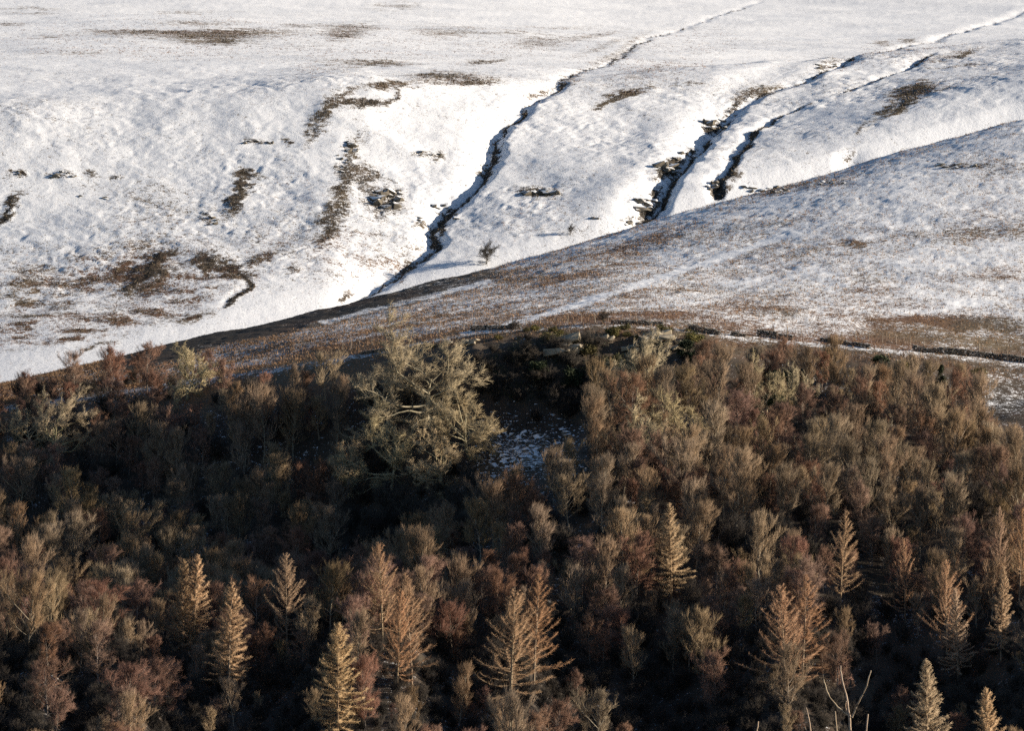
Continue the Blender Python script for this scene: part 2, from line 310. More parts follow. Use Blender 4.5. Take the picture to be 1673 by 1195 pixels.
PATCH = [  # u v ru rv tilt  snow hue dark
 (406, 284, 18, 6, 0, 0.10, 0.1, 0.55), (392, 318, 34, 9, 68, 0.05, 0.05, 0.75),
 (572, 245, 16, 10, 0, 0.2, 0.0, 0.7), (560, 300, 70, 15, 72, 0.27, 0.1, 0.45), (540, 355, 40, 14, 70, 0.3, 0.1, 0.5), (595, 290, 12, 18, 60, 0.3, 0, 0.4),
 (525, 185, 32, 12, 62, 0.15, 0.1, 0.45), (505, 215, 30, 9, 62, 0.38, 0.0, 0.5), (575, 167, 45, 5, 0, 0.2, 0.25, 0.3), (560, 155, 28, 5, 22, 0.3, 0.3, 0.1), (628, 140, 35, 7, 4, 0.15, 0.35, 0.1), (642, 158, 20, 4, 50, 0.2, 0.2, 0.4), (610, 170, 16, 4, 0, 0.1, 0, 0.8),
 (262, 425, 22, 6, 35, 0.03, 0.0, 0.85), (232, 458, 28, 3.5, 38, 0.1, 0.0, 0.8), (330, 430, 18, 13, 50, 0.15, 0.15, 0.6), (370, 440, 26, 10, -10, 0.12, 0.15, 0.6), (425, 425, 18, 8, 10, 0.3, 0.25, 0.1),
 (14, 345, 30, 8, 65, 0.05, 0, 0.9), (635, 325, 28, 18, 0, 0.2, 0.1, 0.8), (612, 318, 14, 18, 60, 0.35, 0, 0.5), (640, 345, 22, 6, 30, 0.4, 0, 0.5),
 (480, 440, 12, 6, 0, 0.4, 0.2, 0.4), (565, 485, 12, 6, 45, 0.2, 0.2, 0.5), (880, 316, 34, 6, -6, 0.35, 0, 0.7), (270, 450, 9, 6, 0, .3, .5, 0.),
 (330, 53, 145, 5.5, 0, 0.14, 0.5, 0.0), (345, 62, 75, 7, 0, 0.22, 0.35, 0.05), (365, 69, 22, 3, 0, 0.1, 0.2, 0.5), (210, 50, 60, 2, 0, 0.2, 0.4, 0.0), (330, 38, 70, 2.5, 0, .3, .4, 0), (60, 22, 50, 2, 0, .35, .35, 0), (60, 13, 60, 1.6, 0, .35, .3, 0), (20, 39, 25, 2.5, 0, .3, .5, 0), (90, 58, 30, 2, 0, .3, .3, 0), (120, 86, 60, 2, 0, .4, .3, 0), (300, 20, 50, 2, 0, .4, .3, 0),
 (577, 45, 50, 7, 0, 0.3, 0.35, 0.0), (560, 57, 30, 6, 0, 0.25, 0.4, 0.0), (650, 8, 40, 5, 0, 0.35, 0.3, 0.0), (730, 52, 55, 8, 0, 0.38, 0.35, 0), (800, 53, 60, 2.5, 0, .35, .3, 0), (490, 42, 35, 2, 0, .3, .3, 0),
 (600, 103, 75, 4.5, 0, 0.2, 0.3, 0.0), (530, 112, 45, 8, 0, 0.6, 0.4, 0), (735, 130, 60, 10, 0, 0.2, 0.35, 0.1), (780, 135, 32, 4, 0, 0.12, 0.3, 0.3), (715, 122, 32, 4, 0, .18, .2, .2), (795, 100, 32, 3.5, 8, 0.2, 0.2, 0.3), (880, 68, 40, 9, 0, 0.38, 0.35, 0), (960, 60, 60, 3, 10, .4, .3, 0), (905, 45, 70, 3, 0, .5, .3, 0), (985, 75, 50, 4, 20, .4, .2, .1), (1000, 92, 40, 6, 20, .4, .3, 0), (930, 130, 30, 5, 30, .35, .3, 0), (880, 155, 20, 5, 20, .35, .35, .1),
 (985, 170, 18, 7, 20, 0.15, 0.4, 0.3), (1020, 155, 42, 4, 12, 0.2, 0.4, 0.1), (1060, 115, 60, 4, 22, .55, .3, 0), (1035, 66, 30, 3, 30, .4, .2, 0),
 (1485, 150, 40, 10, 15, 0.15, 0.4, 0.1), (1470, 175, 50, 6, 30, 0.18, 0.3, 0.35), (1440, 180, 24, 4, 30, 0.2, 0.3, 0.2), (1530, 148, 40, 3, 15, .4, .3, 0), (1550, 92, 50, 4, 14, 0.4, 0.35, 0), (1575, 88, 20, 2, 14, .2, .2, .3), (1560, 108, 40, 2.5, 5, .4, .3, 0),
 (1240, 148, 34, 6, 8, 0.3, 0.25, 0.2), (1220, 160, 26, 5, 8, .35, .2, .3), (1135, 137, 20, 2, 0, .3, .2, .2), (1440, 70, 12, 4, 0, .3, .5, 0), (1480, 66, 14, 3, 0, .2, .4, .2), (1405, 210, 14, 3, 50, .4, .1, .4), (1385, 255, 12, 3, 60, .4, .1, .5),
 (1170, 208, 16, 9, 20, 0.08, 0, 0.95), (1092, 278, 20, 9, 30, 0.08, 0, 0.95), (1058, 342, 20, 9, 40, 0.08, 0, 0.95), (1075, 318, 14, 8, 50, .1, 0, .95), (1128, 252, 14, 6, 30, .3, 0, .7), (1200, 178, 18, 5, 40, .3, 0, .7), (1350, 108, 20, 7, 40, .35, 0, .6), (1165, 308, 12, 12, 20, 0.25, 0.2, 0.3), (1195, 285, 14, 8, 40, .35, .1, .5), (1030, 365, 20, 6, 0, .35, .1, .7),
 (712, 378, 6, 12, 10, .1, .1, .8), (733, 347, 12, 6, 40, .15, 0, .8), (785, 278, 7, 7, 20, .2, 0, .7), (690, 365, 8, 8, 0, .3, .2, .4), (660, 440, 20, 6, 40, .4, 0, .5), (700, 252, 14, 5, 0, .45, 0, .5), (720, 255, 6, 8, 0, .3, .1, .5), (660, 455, 10, 14, 40, .5, .4, .1), (680, 405, 14, 5, 20, .55, 0, .3),
 (30, 283, 13, 5, 0, .25, 0, .7), (105, 287, 20, 6, 0, .4, 0, .6), (155, 282, 10, 5, 0, .35, 0, .6), (195, 290, 10, 3, 0, .4, 0, .6), (410, 232, 18, 4, 0, .4, 0, .6), (462, 235, 6, 8, 0, .35, 0, .5), (350, 362, 10, 10, 60, .35, 0, .6), (320, 520, 22, 6, 15, .2, .5, .2), (120, 555, 16, 4, 10, .2, .5, .2), (160, 565, 40, 3, 14, .4, .2, .3),
]
for (u, v, ru, rv, an, cs, hh, dk) in PATCH:
    if v < 140: cs += .13; dk *= .5
    e = ell(u, v, ru * 1.05, rv * 1.1, an, 0.75, min(1.6, 0.45 + rv / 9.0))
    cov = cov * (1 - e) + cs * e; hue = hue * (1 - e) + hh * e; dark = np.maximum(dark * (1 - e), dk * e)
SOFT = [(240, 390, 95, 45, 25, 0.20, 0.25), (150, 455, 130, 36, 18, 0.40, 0.7), (60, 440, 50, 40, 20, 0.18, 0.35), (300, 480, 100, 36, 14, 0.40, 0.7), (100, 540, 130, 24, 6, 0.50, 0.9), (230, 330, 80, 40, 0, 0.16, 0.1), (20, 470, 40, 40, 0, 0.30, 0.4), (560, 415, 70, 36, 10, 0.26, 0.6), (620, 440, 60, 22, 20, 0.2, 0.65), (450, 400, 60, 40, 20, 0.14, 0.4), (300, 420, 90, 30, 30, 0.1, 0.4),
        (480, 330, 60, 60, 0, 0.06, 0.2), (700, 70, 300, 22, 0, 0.10, 0.3), (1100, 90, 120, 40, 20, 0.14, 0.3), (1450, 90, 150, 30, 14, 0.10, 0.2), (250, 60, 260, 36, 0, 0.06, 0.3), (880, 350, 100, 60, 20, 0.08, 0.2), (1300, 250, 110, 60, 10, 0.05, 0.1)]
streak = sstep(-0.25, 0.5, fbm(GX / 7, GD / 3.2, 3, 61))
for (u, v, ru, rv, an, amt, hh) in SOFT:
    e = ell(u, v, ru, rv, an, 0.75, 1.6)
    cov -= (1.05 if hh >= .4 else .8) * amt * e * (0.45 + 0.85 * streak); hue = np.where(e > 0.05, np.maximum(hue, hh * e), hue)
cov = cov * (1 - stream) + 0.02 * stream; dark = np.maximum(dark, 0.95 * stream)

# the spur: wind-blown grass and heather with thin snow, browner towards the wall and along its lee edge
cv = np.interp(UC, [-6000, 150, 200, 330, 600, 830, 1030, 1250, 1450, 1673, 2500, 8000], [745, 612, 592, 552, 489, 434, 375, 313, 251, 193, 115, 100])
rim = np.interp(UC, [0, 200, 330, 500, 600, 700, 840, 1000, 1100, 1250, 1450, 1673], [682, 642, 620, 592, 576, 555, 537, 529, 535, 552, 568, 590])
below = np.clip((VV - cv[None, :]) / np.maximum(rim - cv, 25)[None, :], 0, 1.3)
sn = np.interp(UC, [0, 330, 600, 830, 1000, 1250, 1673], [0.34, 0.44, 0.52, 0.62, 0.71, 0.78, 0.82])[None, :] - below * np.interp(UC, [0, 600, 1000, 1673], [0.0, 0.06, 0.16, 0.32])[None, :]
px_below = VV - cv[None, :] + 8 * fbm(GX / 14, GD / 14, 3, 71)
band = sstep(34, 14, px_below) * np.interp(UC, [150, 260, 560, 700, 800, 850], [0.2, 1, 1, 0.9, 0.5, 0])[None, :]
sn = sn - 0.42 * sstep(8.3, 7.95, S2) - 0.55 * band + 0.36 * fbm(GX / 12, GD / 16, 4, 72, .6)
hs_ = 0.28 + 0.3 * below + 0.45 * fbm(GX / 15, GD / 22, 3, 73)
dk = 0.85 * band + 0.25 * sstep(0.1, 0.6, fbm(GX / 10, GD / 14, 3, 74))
def track(pts, wpx):
    px = UU + wu * 0.35; py = (VV + wv * 0.5) * 3
    d, _ = seg_dist(px, py, np.array([(a, b * 3) for a, b in pts], float), np.zeros(len(pts)))
    return sstep(wpx * 1.6, wpx * 0.4, d / 3 * (1 + 0 * d))
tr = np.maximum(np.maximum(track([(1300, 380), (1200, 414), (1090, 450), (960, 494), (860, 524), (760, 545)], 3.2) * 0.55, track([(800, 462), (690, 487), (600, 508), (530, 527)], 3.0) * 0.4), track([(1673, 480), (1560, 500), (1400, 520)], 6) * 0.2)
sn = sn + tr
SPUR_P = [(1385, 397, 36, 5, 0, -.45, .9, 0), (1230, 425, 70, 6, 5, -.15, .5, .2), (1600, 528, 90, 12, -4, -.4, .25, .3), (1440, 520, 110, 9, -3, -.25, .8, 0), (1190, 505, 100, 10, 2, -.25, .5, .1), (1250, 312, 46, 8, 6, -.3, 0, .8), (1340, 300, 60, 6, 3, -.22, 0, .7), (1565, 272, 55, 5, 0, -.35, 0.1, .6), (1050, 398, 80, 10, 18, -.25, .7, .2), (960, 420, 50, 6, 15, -.15, .6, .3), (940, 452, 100, 10, 8, -.25, .6, .1), (700, 520, 120, 10, 10, -.15, .4, .2), (560, 568, 90, 10, 10, -.4, .95, 0), (640, 572, 60, 8, 10, -.4, .9, 0), (1000, 515, 140, 7, 0, -.3, .8, 0), (1350, 560, 60, 5, 0, -.2, .8, 0), (1620, 495, 80, 8, -4, .25, .3, 0), (1480, 440, 160, 16, 4, .1, .2, 0), (1540, 390, 140, 16, 6, -.05, .3, .1), (900, 538, 100, 6, 0, -.35, .3, .5)]
for (u, v, ru, rv, an, cs, hh, dd) in SPUR_P:
    c, s = math.cos(R_(an)), math.sin(R_(an)); du = UU + wu - u; dv = VV + wv - v
    e = sstep(1.45, 0.5, np.hypot((du * c - dv * s) / ru, (du * s + dv * c) / rv))
    sn = sn + cs * e; hs_ = np.where(e > .03, hs_ * (1 - e) + hh * e, hs_); dk = dk * (1 - e) + dd * e
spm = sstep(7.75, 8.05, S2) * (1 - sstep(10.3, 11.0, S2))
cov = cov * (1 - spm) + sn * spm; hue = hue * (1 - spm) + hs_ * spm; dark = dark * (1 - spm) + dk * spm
# floor of the wood: leaf litter, bramble, thin snow in a few openings
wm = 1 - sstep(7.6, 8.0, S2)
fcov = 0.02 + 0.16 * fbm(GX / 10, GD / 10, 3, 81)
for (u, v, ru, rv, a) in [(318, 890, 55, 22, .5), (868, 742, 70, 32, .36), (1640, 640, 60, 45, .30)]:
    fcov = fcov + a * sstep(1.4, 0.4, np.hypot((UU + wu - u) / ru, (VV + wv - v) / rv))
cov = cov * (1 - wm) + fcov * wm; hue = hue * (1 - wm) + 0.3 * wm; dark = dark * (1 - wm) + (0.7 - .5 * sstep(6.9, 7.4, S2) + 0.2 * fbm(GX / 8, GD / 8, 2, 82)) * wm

# fine relief: tussocks and drifted snow
wx_, wy_ = fbm(GX / 4.1, GD / 4.1, 2, 96) * 2.6, fbm(GX / 3.7, GD / 3.7, 2, 97) * 2.6
rx_, ry_ = (GX + wx_) * .87 - (GD + wy_) * .49, (GX + wx_) * .49 + (GD + wy_) * .87
hum = fbm(rx_ / 5.6, ry_ / 4.2, 4, 91, .78); rough_ = sstep(-.5, .5, fbm(GX / 22, GD / 22, 2, 98))
GZ += hillw * hum * (0.15 + 0.27 * steep * (.12 + 1.15 * rough_))
GZ += spurw * fbm(rx_ / 3.4, ry_ / 3.4, 4, 93, .75) * 0.30
GZ += hillw * np.clip(dark, 0, 1) * (np.abs(fbm(GX / 2.2, GD / 2.2, 2, 95)) * 0.7)

def mesh_from(name, V, F, smooth=True):
    """V (n,3), F (m,k) numpy -> mesh"""
    me = bpy.data.meshes.new(name); k = F.shape[1]
    me.vertices.add(len(V)); me.vertices.foreach_set('co', np.asarray(V, np.float32).ravel())
    me.loops.add(F.size); me.loops.foreach_set('vertex_index', F.astype(np.int32).ravel())
    me.polygons.add(len(F)); me.polygons.foreach_set('loop_start', np.arange(0, F.size, k, dtype=np.int32))
    me.polygons.foreach_set('use_smooth', np.full(len(F), smooth))
    me.update(calc_edges=True); return me
def link(name, me, material=None, parent=None, loc=None):
    o = bpy.data.objects.new(name, me); COL.objects.link(o)
    if material is not None and len(me.materials) == 0: me.materials.append(material)
    if parent is not None: o.parent = parent
    if loc is not None: o.location = loc
    return o
def tag(o, label, cat, group=None, kind=None):
    o['label'] = label; o['category'] = cat
    if group: o['group'] = group
    if kind: o['kind'] = kind
    return o
def empty(name, loc, label, cat, group=None):
    o = bpy.data.objects.new(name, None); COL.objects.link(o); o.location = loc; o.empty_display_size = 0.5
    return tag(o, label, cat, group)
def sheet(name, r0, r1, label, cat):
    nr = r1 - r0 + 1; nc = len(UC)
    V = np.stack([GX[r0:r1 + 1], GD[r0:r1 + 1], GZ[r0:r1 + 1]], -1).reshape(-1, 3)
    i = np.arange(nr - 1)[:, None] * nc + np.arange(nc - 1)[None, :]
    F = np.stack([i, i + 1, i + nc + 1, i + nc], -1).reshape(-1, 4)
    me = mesh_from(name, V, F)
    ca = me.color_attributes.new('cover', 'FLOAT_COLOR', 'POINT')
    c = np.stack([cov[r0:r1 + 1], hue[r0:r1 + 1], dark[r0:r1 + 1], np.ones((nr, nc))], -1)
    ca.data.foreach_set('color', np.clip(c, -0.5, 1.2).astype(np.float32).ravel())
    return tag(link(name, me, M['ground']), label, cat, kind='structure')
r8 = int(np.argmin(abs(GS - 8))); r11 = int(np.argmin(abs(GS - 11.5)))
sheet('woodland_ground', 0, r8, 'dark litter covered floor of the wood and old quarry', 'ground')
sheet('moorland_spur', r8, r11, 'grassy moorland spur thinly dusted with snow above the wood', 'hill')
sheet('snowy_hill', r11, len(GS) - 1, 'broad snow covered hill cut by stream gullies', 'hill')
# the unseen near side of the valley, down from the viewpoint
nv = []
for y in np.concatenate([np.linspace(-60, 780, 29), [800.0]]):
    for uu in np.linspace(-5200, 6900, 25):
        if y >= 800: x, z = (uu - W0 / 2) / FPX * 800 / math.cos(PITCH), float(zcol(uu, 800.0))
        else:
            x = (uu - W0 / 2) / FPX * (800 + 0.0 * y) / math.cos(PITCH)
            z = -1.8 - 0.30 * max(y, -20) if y < 430 else -131 + (y - 430) / 370 * (float(zcol(uu, 800.0)) + 131)
        nv.append((x, y, z))
idx = np.arange(29)[:, None] * 25 + np.arange(24)[None, :]
me = mesh_from('valley_ground', np.array(nv), np.stack([idx, idx + 1, idx + 26, idx + 25], -1).reshape(-1, 4))
ca = me.color_attributes.new('cover', 'FLOAT_COLOR', 'POINT'); ca.data.foreach_set('color', np.tile(np.array([0.3, 0.3, 0.3, 1], np.float32), len(nv)))
tag(link('valley_ground', me, M['ground']), 'grass valley side falling away below the viewpoint', 'ground', kind='structure')
print('terrain', time.time() - T0)

# ------------------------------------------------------------------ mesh pieces for plants
class Mesh3:
    def __init__(s): s.V = []; s.F = []; s.n = 0
    def add(s, V, F): s.V.append(V); s.F.append(F + s.n); s.n += len(V)
    def make(s, name, smooth=True): return mesh_from(name, np.concatenate(s.V), np.concatenate(s.F), smooth)
def frames(D):
    D = D / (np.linalg.norm(D, axis=-1, keepdims=True) + 1e-9)
    ref = np.where(np.abs(D[..., 2:3]) > 0.9, np.array([1.0, 0, 0]), np.array([0, 0, 1.0]))
    A = np.cross(D, ref); A /= np.linalg.norm(A, axis=-1, keepdims=True) + 1e-9
    return A, np.cross(D, A)
def tube(mb, P, R, k=5):
    P = np.asarray(P, float); R = np.asarray(R, float); n = len(P)
    D = np.gradient(P, axis=0); A, B = frames(D); t = np.arange(k) / k * 2 * math.pi
    V = (P[:, None] + R[:, None, None] * (A[:, None] * np.cos(t)[None, :, None] + B[:, None] * np.sin(t)[None, :, None])).reshape(-1, 3)
    i = np.arange(n - 1)[:, None] * k + np.arange(k)[None, :]; j = np.arange(n - 1)[:, None] * k + (np.arange(k)[None, :] + 1) % k
    F = np.concatenate([np.stack([i, j, j + k], -1).reshape(-1, 3), np.stack([i, j + k, i + k], -1).reshape(-1, 3)])
    cap = np.array([[(n - 1) * k, (n - 1) * k + q, (n - 1) * k + q + 1] for q in range(1, k - 1)])
    mb.add(V, np.concatenate([F, cap]))
def spikes(mb, P0, P1, r):
    """many tapered three-sided twigs at once"""
    n = len(P0)
    if n == 0: return
    A, B = frames(P1 - P0); r = np.broadcast_to(np.asarray(r, float), (n,))[:, None]
    V = np.stack([P0 + r * A, P0 + r * (-0.5 * A + 0.87 * B), P0 + r * (-0.5 * A - 0.87 * B), P1], 1).reshape(-1, 3)
    i = np.arange(n)[:, None] * 4
    mb.add(V, np.concatenate([i + np.array([0, 1, 3]), i + np.array([1, 2, 3]), i + np.array([2, 0, 3])]))
def unit(v): return v / (np.linalg.norm(v, axis=-1, keepdims=True) + 1e-9)
def curve(rng, p, d, L, n, wob, up):
    P = [np.array(p, float)]; d = unit(np.array(d, float))
    for i in range(n):
        d = unit(d + rng.normal(0, wob, 3) + np.array([0, 0, up]))
        P.append(P[-1] + d * L / n)
    return np.array(P)
def along(P, t):
    """points and directions at parameters t (0..1) of polyline P"""
    n = len(P) - 1; f = np.clip(np.asarray(t) * n, 0, n - 1e-6); i = f.astype(int); w = (f - i)[:, None]
    return P[i] * (1 - w) + P[i + 1] * w, unit(P[i + 1] - P[i])

def broadleaf(seed, H, R, kind):
    rng = np.random.default_rng(seed); tr = Mesh3(); cr = Mesh3()
    pr = dict(ash=dict(h0=.18, nl=22, a0=22, a1=64, up=.10, wob=.10, n2=9, tl=(.8, 1.6), tr=.021, tup=.95, rnd=.38, den=7.0, r0=.15),
              birch=dict(h0=.14, nl=24, a0=24, a1=70, up=.045, wob=.13, n2=9, tl=(.5, 1.05), tr=.0155, tup=.6, rnd=.58, den=12.5, r0=.11),
              oak=dict(h0=.13, nl=18, a0=42, a1=92, up=.035, wob=.28, n2=13, tl=(.5, 1.1), tr=.026, tup=.5, rnd=.7, den=11, r0=.36),
              hazel=dict(h0=.04, nl=16, a0=8, a1=48, up=.05, wob=.12, n2=8, tl=(.6, 1.3), tr=.018, tup=.8, rnd=.5, den=9, r0=.07),
              thorn=dict(h0=.16, nl=16, a0=25, a1=85, up=.05, wob=.28, n2=9, tl=(.30, .7), tr=.018, tup=.3, rnd=1.0, den=12, r0=.12))[kind]
    lean = rng.normal(0, .05, 2)
    th = H * (.52 if kind in ('oak', 'thorn') else .93 if kind != 'hazel' else .3)
    T = curve(rng, (0, 0, -.3), (lean[0], lean[1], 1), th + .3, 9, .05 if kind not in ('oak', 'thorn') else .14, .12)
    tR = pr['r0'] * (1 - np.linspace(0, 1, 10) * .9) + .01
    tube(tr, T, tR, 6)
    ga = rng.uniform(0, 6.28); lop = rng.uniform(0, 6.28)
    for i in range(pr['nl']):
        f = (i + rng.uniform(.1, .9)) / pr['nl']
        t0 = pr['h0'] * H / th + (1 - pr['h0'] * H / th) * f * .97 if kind != 'hazel' else rng.uniform(.0, .6)
        p, d0 = along(T, [min(max(t0, .03), .99)]); p = p[0]
        ga += 2.4 + rng.normal(0, .35)
        ang = R_(pr['a1'] + (pr['a0'] - pr['a1']) * f + rng.normal(0, 7))
        d = np.array([math.cos(ga) * math.sin(ang), math.sin(ga) * math.sin(ang), math.cos(ang)])
        # length towards an egg-shaped outline
        hh = p[2] / H; env = R * (1 + .28 * math.cos(ga - lop)) * (1.12 if kind in ('oak', 'thorn') else .98) * math.sqrt(max(.06, 1 - max(0, (hh - .42) / .60) ** 2)) * rng.uniform(.55, 1.2)
        L = min(env / max(math.sin(ang), .2), (H - p[2]) / max(math.cos(ang), .15) * rng.uniform(.85, 1.05)); L = max(L, .7)
        P = curve(rng, p, d, L, 6, pr['wob'], pr['up'])
        rr = max(.022, pr['r0'] * (.5 - .28 * f) * min(1.2, L / R)) if kind != 'hazel' else .035
        tube(tr, P, rr * (1 - np.linspace(0, 1, 7) * .82) + .006, 4)
        n2 = max(3, int(pr['n2'] * (.5 + .5 * L / R)))
        ts = np.sort(rng.uniform(.18 if kind != 'oak' else .30, 1.0, n2)); ts[-1] = .98
        p2, d2 = along(P, ts)
        for k in range(n2):
            side = unit(np.cross(d2[k], rng.normal(0, 1, 3)))
            dd = unit(d2[k] * .75 + side * rng.uniform(.4, 1.0) + np.array([0, 0, .25 * pr['tup'] + pr['up']]))
            l2 = (.34 * L * (1.05 - .55 * ts[k]) + .35) * rng.uniform(.7, 1.2)
            Q = curve(rng, p2[k], dd, l2, 4, pr['wob'] * 1.1, pr['up'] * 1.2)
            tube(cr, Q, (.024 + .010 * l2) * (1 - np.linspace(0, 1, 5) * .75), 3)
            m = int(pr['den'] * (l2 + .5)); tt = rng.uniform(.12, 1.0, m); q, qd = along(Q, tt)
            tw = unit(qd * .7 + rng.normal(0, pr['rnd'], (m, 3)) * .75 + np.array([0, 0, pr['tup'] * .55]))
            tl = rng.uniform(*pr['tl'], m)[:, None]
            e = q + tw * tl; spikes(cr, q, e, pr['tr'] * rng.uniform(.7, 1.15, m))
            # second-order shoots
            tw2 = unit(tw + rng.normal(0, .2 + .5 * pr['rnd'], (m, 3)) + np.array([0, 0, pr['tup'] * .35])); q2 = q + tw * tl * rng.uniform(.3, .7, m)[:, None]
            spikes(cr, q2, q2 + tw2 * tl * .6, pr['tr'] * .75)
    return tr.make(kind + '_trunk'), cr.make(kind + '_crown')

def larch(seed, H, R, sparse):
    rng = np.random.default_rng(seed); tr = Mesh3(); cr = Mesh3()
    T = curve(rng, (0, 0, -.3), (rng.normal(0, .02), rng.normal(0, .02), 1), H + .3, 14, .012, .05)
    tube(tr, T, .19 * (1 - np.linspace(0, 1, 15)) ** .85 + .012, 6)
    nb = 78 if sparse else 130; ga = 0
    for i in range(nb):
        f = (i / nb) ** .85; t = .16 + .83 * f + rng.uniform(-.008, .008); t = min(t, .992)
        p, _ = along(T, [t]); ga += 2.4 + rng.normal(0, .4)
        L = (R * (1 - f) ** .78 + .28) * rng.uniform(.55, 1.18)
        tilt = R_(-24 + 54 * f + rng.normal(0, 9)) if not sparse else R_(-10 + 46 * f + rng.normal(0, 9))
        d = np.array([math.cos(ga) * math.cos(tilt), math.sin(ga) * math.cos(tilt), math.sin(tilt)])
        P = curve(rng, p[0], d, L, 6, .06, .10 if not sparse else .14)
        tube(tr if L > 1.0 else cr, P, (.014 + .011 * L) * (1 - np.linspace(0, 1, 7) * .75), 3)
        m = int(L * (58 if not sparse else 40)) + 10; tt = rng.uniform(.10, 1.0, m); q, qd = along(P, tt)
        side = unit(np.cross(qd, np.array([0, 0, 1.0]))) * rng.choice([-1, 1], m)[:, None]
        tw = unit(qd * .7 + side * rng.uniform(.25, 1.0, m)[:, None] + rng.normal(0, .40, (m, 3)) + np.array([0, 0, -.15 if not sparse else .05]))
        tl = rng.uniform(.25, .75, m)[:, None] * min(1.0, .45 + L * .22)
        spikes(cr, q, q + tw * tl, rng.uniform(.013, .020, m) if not sparse else rng.uniform(.011, .017, m))
        q2 = q + tw * tl * rng.uniform(.2, .8, m)[:, None]; tw2 = unit(tw + rng.normal(0, .6, (m, 3)))
        k_ = slice(None, None, 2); spikes(cr, q2[k_], q2[k_] + tw2[k_] * tl[k_] * .6, .017 if not sparse else .014)
    return tr.make('larch_trunk'), cr.make('larch_crown')

def leafy(seed, H, R, n, leaf=.28, cone=False):
    """evergreen bush: stems plus leaf sprays through the volume"""
    rng = np.random.default_rng(seed); tr = Mesh3(); cr = Mesh3()
    tube(tr, curve(rng, (0, 0, -.3), (0, 0, 1), H * .9, 6, .05, .1), .09 * (1 - np.linspace(0, 1, 7) * .9), 5)
    nb = 26
    cen = []
    for i in range(nb):
        h0 = rng.uniform(.05, .92); a = rng.uniform(0, 6.28)
        r = R * ((1 - h0) if cone else math.sqrt(max(.05, 1 - (h0 * 1.25 - .45) ** 2))) * rng.uniform(.6, 1.0)
        P = curve(rng, (0, 0, h0 * H * .85), (math.cos(a), math.sin(a), .3), r + .1, 4, .12, .06 if not cone else -.02)
        tube(tr, P, .03 * (1 - np.linspace(0, 1, 5) * .7), 3); cen.append(P[2:])
    cen = np.concatenate(cen); q = cen[rng.integers(0, len(cen), n)] + rng.normal(0, R * .17, (n, 3)) * np.array([1, 1, .8])
    d1 = unit(rng.normal(0, 1, (n, 3))); d2 = unit(np.cross(d1, rng.normal(0, 1, (n, 3)))); s = rng.uniform(.5, 1.1, n)[:, None] * leaf
    V = np.stack([q - d1 * s, q + d2 * s * .4, q + d1 * s, q - d2 * s * .4], 1).reshape(-1, 3); i = np.arange(n)[:, None] * 4
    cr.add(V, np.concatenate([i + np.array([0, 1, 2]), i + np.array([0, 2, 3])]))
    return tr.make('bush_stems'), cr.make('bush_leaves', False)

P = {}
P['ash'] = [broadleaf(100 + i, 11.5, [2.7, 3.3, 3.8, 2.3, 3.1][i], 'ash') for i in range(5)]
P['birch'] = [broadleaf(200 + i, 10.0, [2.6, 3.2, 3.6, 2.3, 3.0][i], 'birch') for i in range(5)]
P['oak'] = [broadleaf(300 + i, 13.0, [7.2, 6.4, 7.8][i], 'oak') for i in range(3)]
P['hazel'] = [broadleaf(400 + i, 5.5, [2.6, 3.0, 2.3][i], 'hazel') for i in range(3)]
P['thorn'] = [broadleaf(500 + i, 4.8, 2.7, 'thorn') for i in range(2)]
P['larch'] = [larch(600 + i, 19.0, [4.3, 4.9, 3.9][i], False) for i in range(3)]
P['larch_red'] = [larch(650 + i, 18.0, [6.4, 7.0, 5.2][i], True) for i in range(3)]
P['holly'] = [leafy(700, 4.5, 2.2, 2600), leafy(701, 5.5, 2.0, 2600)]
P['spruce'] = [leafy(710, 6.0, 1.3, 2200, .24, True)]
P['gorse'] = [leafy(720, 1.4, 1.7, 1800, .20)]
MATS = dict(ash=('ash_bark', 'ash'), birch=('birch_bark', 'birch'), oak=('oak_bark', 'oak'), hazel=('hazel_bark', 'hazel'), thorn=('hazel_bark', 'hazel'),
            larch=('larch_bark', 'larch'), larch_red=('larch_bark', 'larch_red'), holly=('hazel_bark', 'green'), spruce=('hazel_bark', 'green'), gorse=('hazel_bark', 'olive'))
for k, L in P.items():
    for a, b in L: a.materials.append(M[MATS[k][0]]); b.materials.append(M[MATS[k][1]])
print('protos', time.time() - T0, sum(len(a.polygons) + len(b.polygons) for L in P.values() for a, b in L))

HN = dict(ash=11.5, birch=10., oak=13., hazel=5.5, thorn=4.8, larch=19., larch_red=18., holly=4.5, spruce=6., gorse=1.4)
NAME = dict(ash='ash_tree', birch='birch_tree', oak='oak_tree', hazel='hazel_bush', thorn='hawthorn_bush', larch='larch_tree', larch_red='larch_tree', holly='holly_bush', spruce='young_spruce', gorse='gorse_bush')
CAT = dict(ash='ash tree', birch='birch tree', oak='oak tree', hazel='hazel bush', thorn='hawthorn', larch='larch tree', larch_red='larch tree', holly='holly bush', spruce='spruce tree', gorse='gorse bush')
PLACED = []
def plant(kind, x, y, height, var, rot, label, group=None, wide=1.0, lean=(0, 0)):
    z = at_ground(x, y)
    e = empty(NAME[kind], (x, y, z - .1), label, CAT[kind], group)
    s = height / HN[kind]; e.scale = (s * wide, s * wide, s); e.rotation_euler = (lean[0], lean[1], rot)
    a, b = P[kind][var % len(P[kind])]
    link('trunk', a, None, e); link('crown', b, None, e)
    return e
def by_top(u, v, height, dmin=800.0, dmax=1180.0):
    """ground point whose tree of this height reaches the sight line (u, v)"""
    d = np.arange(dmin, dmax, .5); top = (zcol(u, d) + height) / d; w = np.nonzero(top >= float(v2tan(v)))[0]
    dd = d[w[0]] if len(w) else dmax
    return (u - W0 / 2) / FPX * dd / math.cos(PITCH), dd
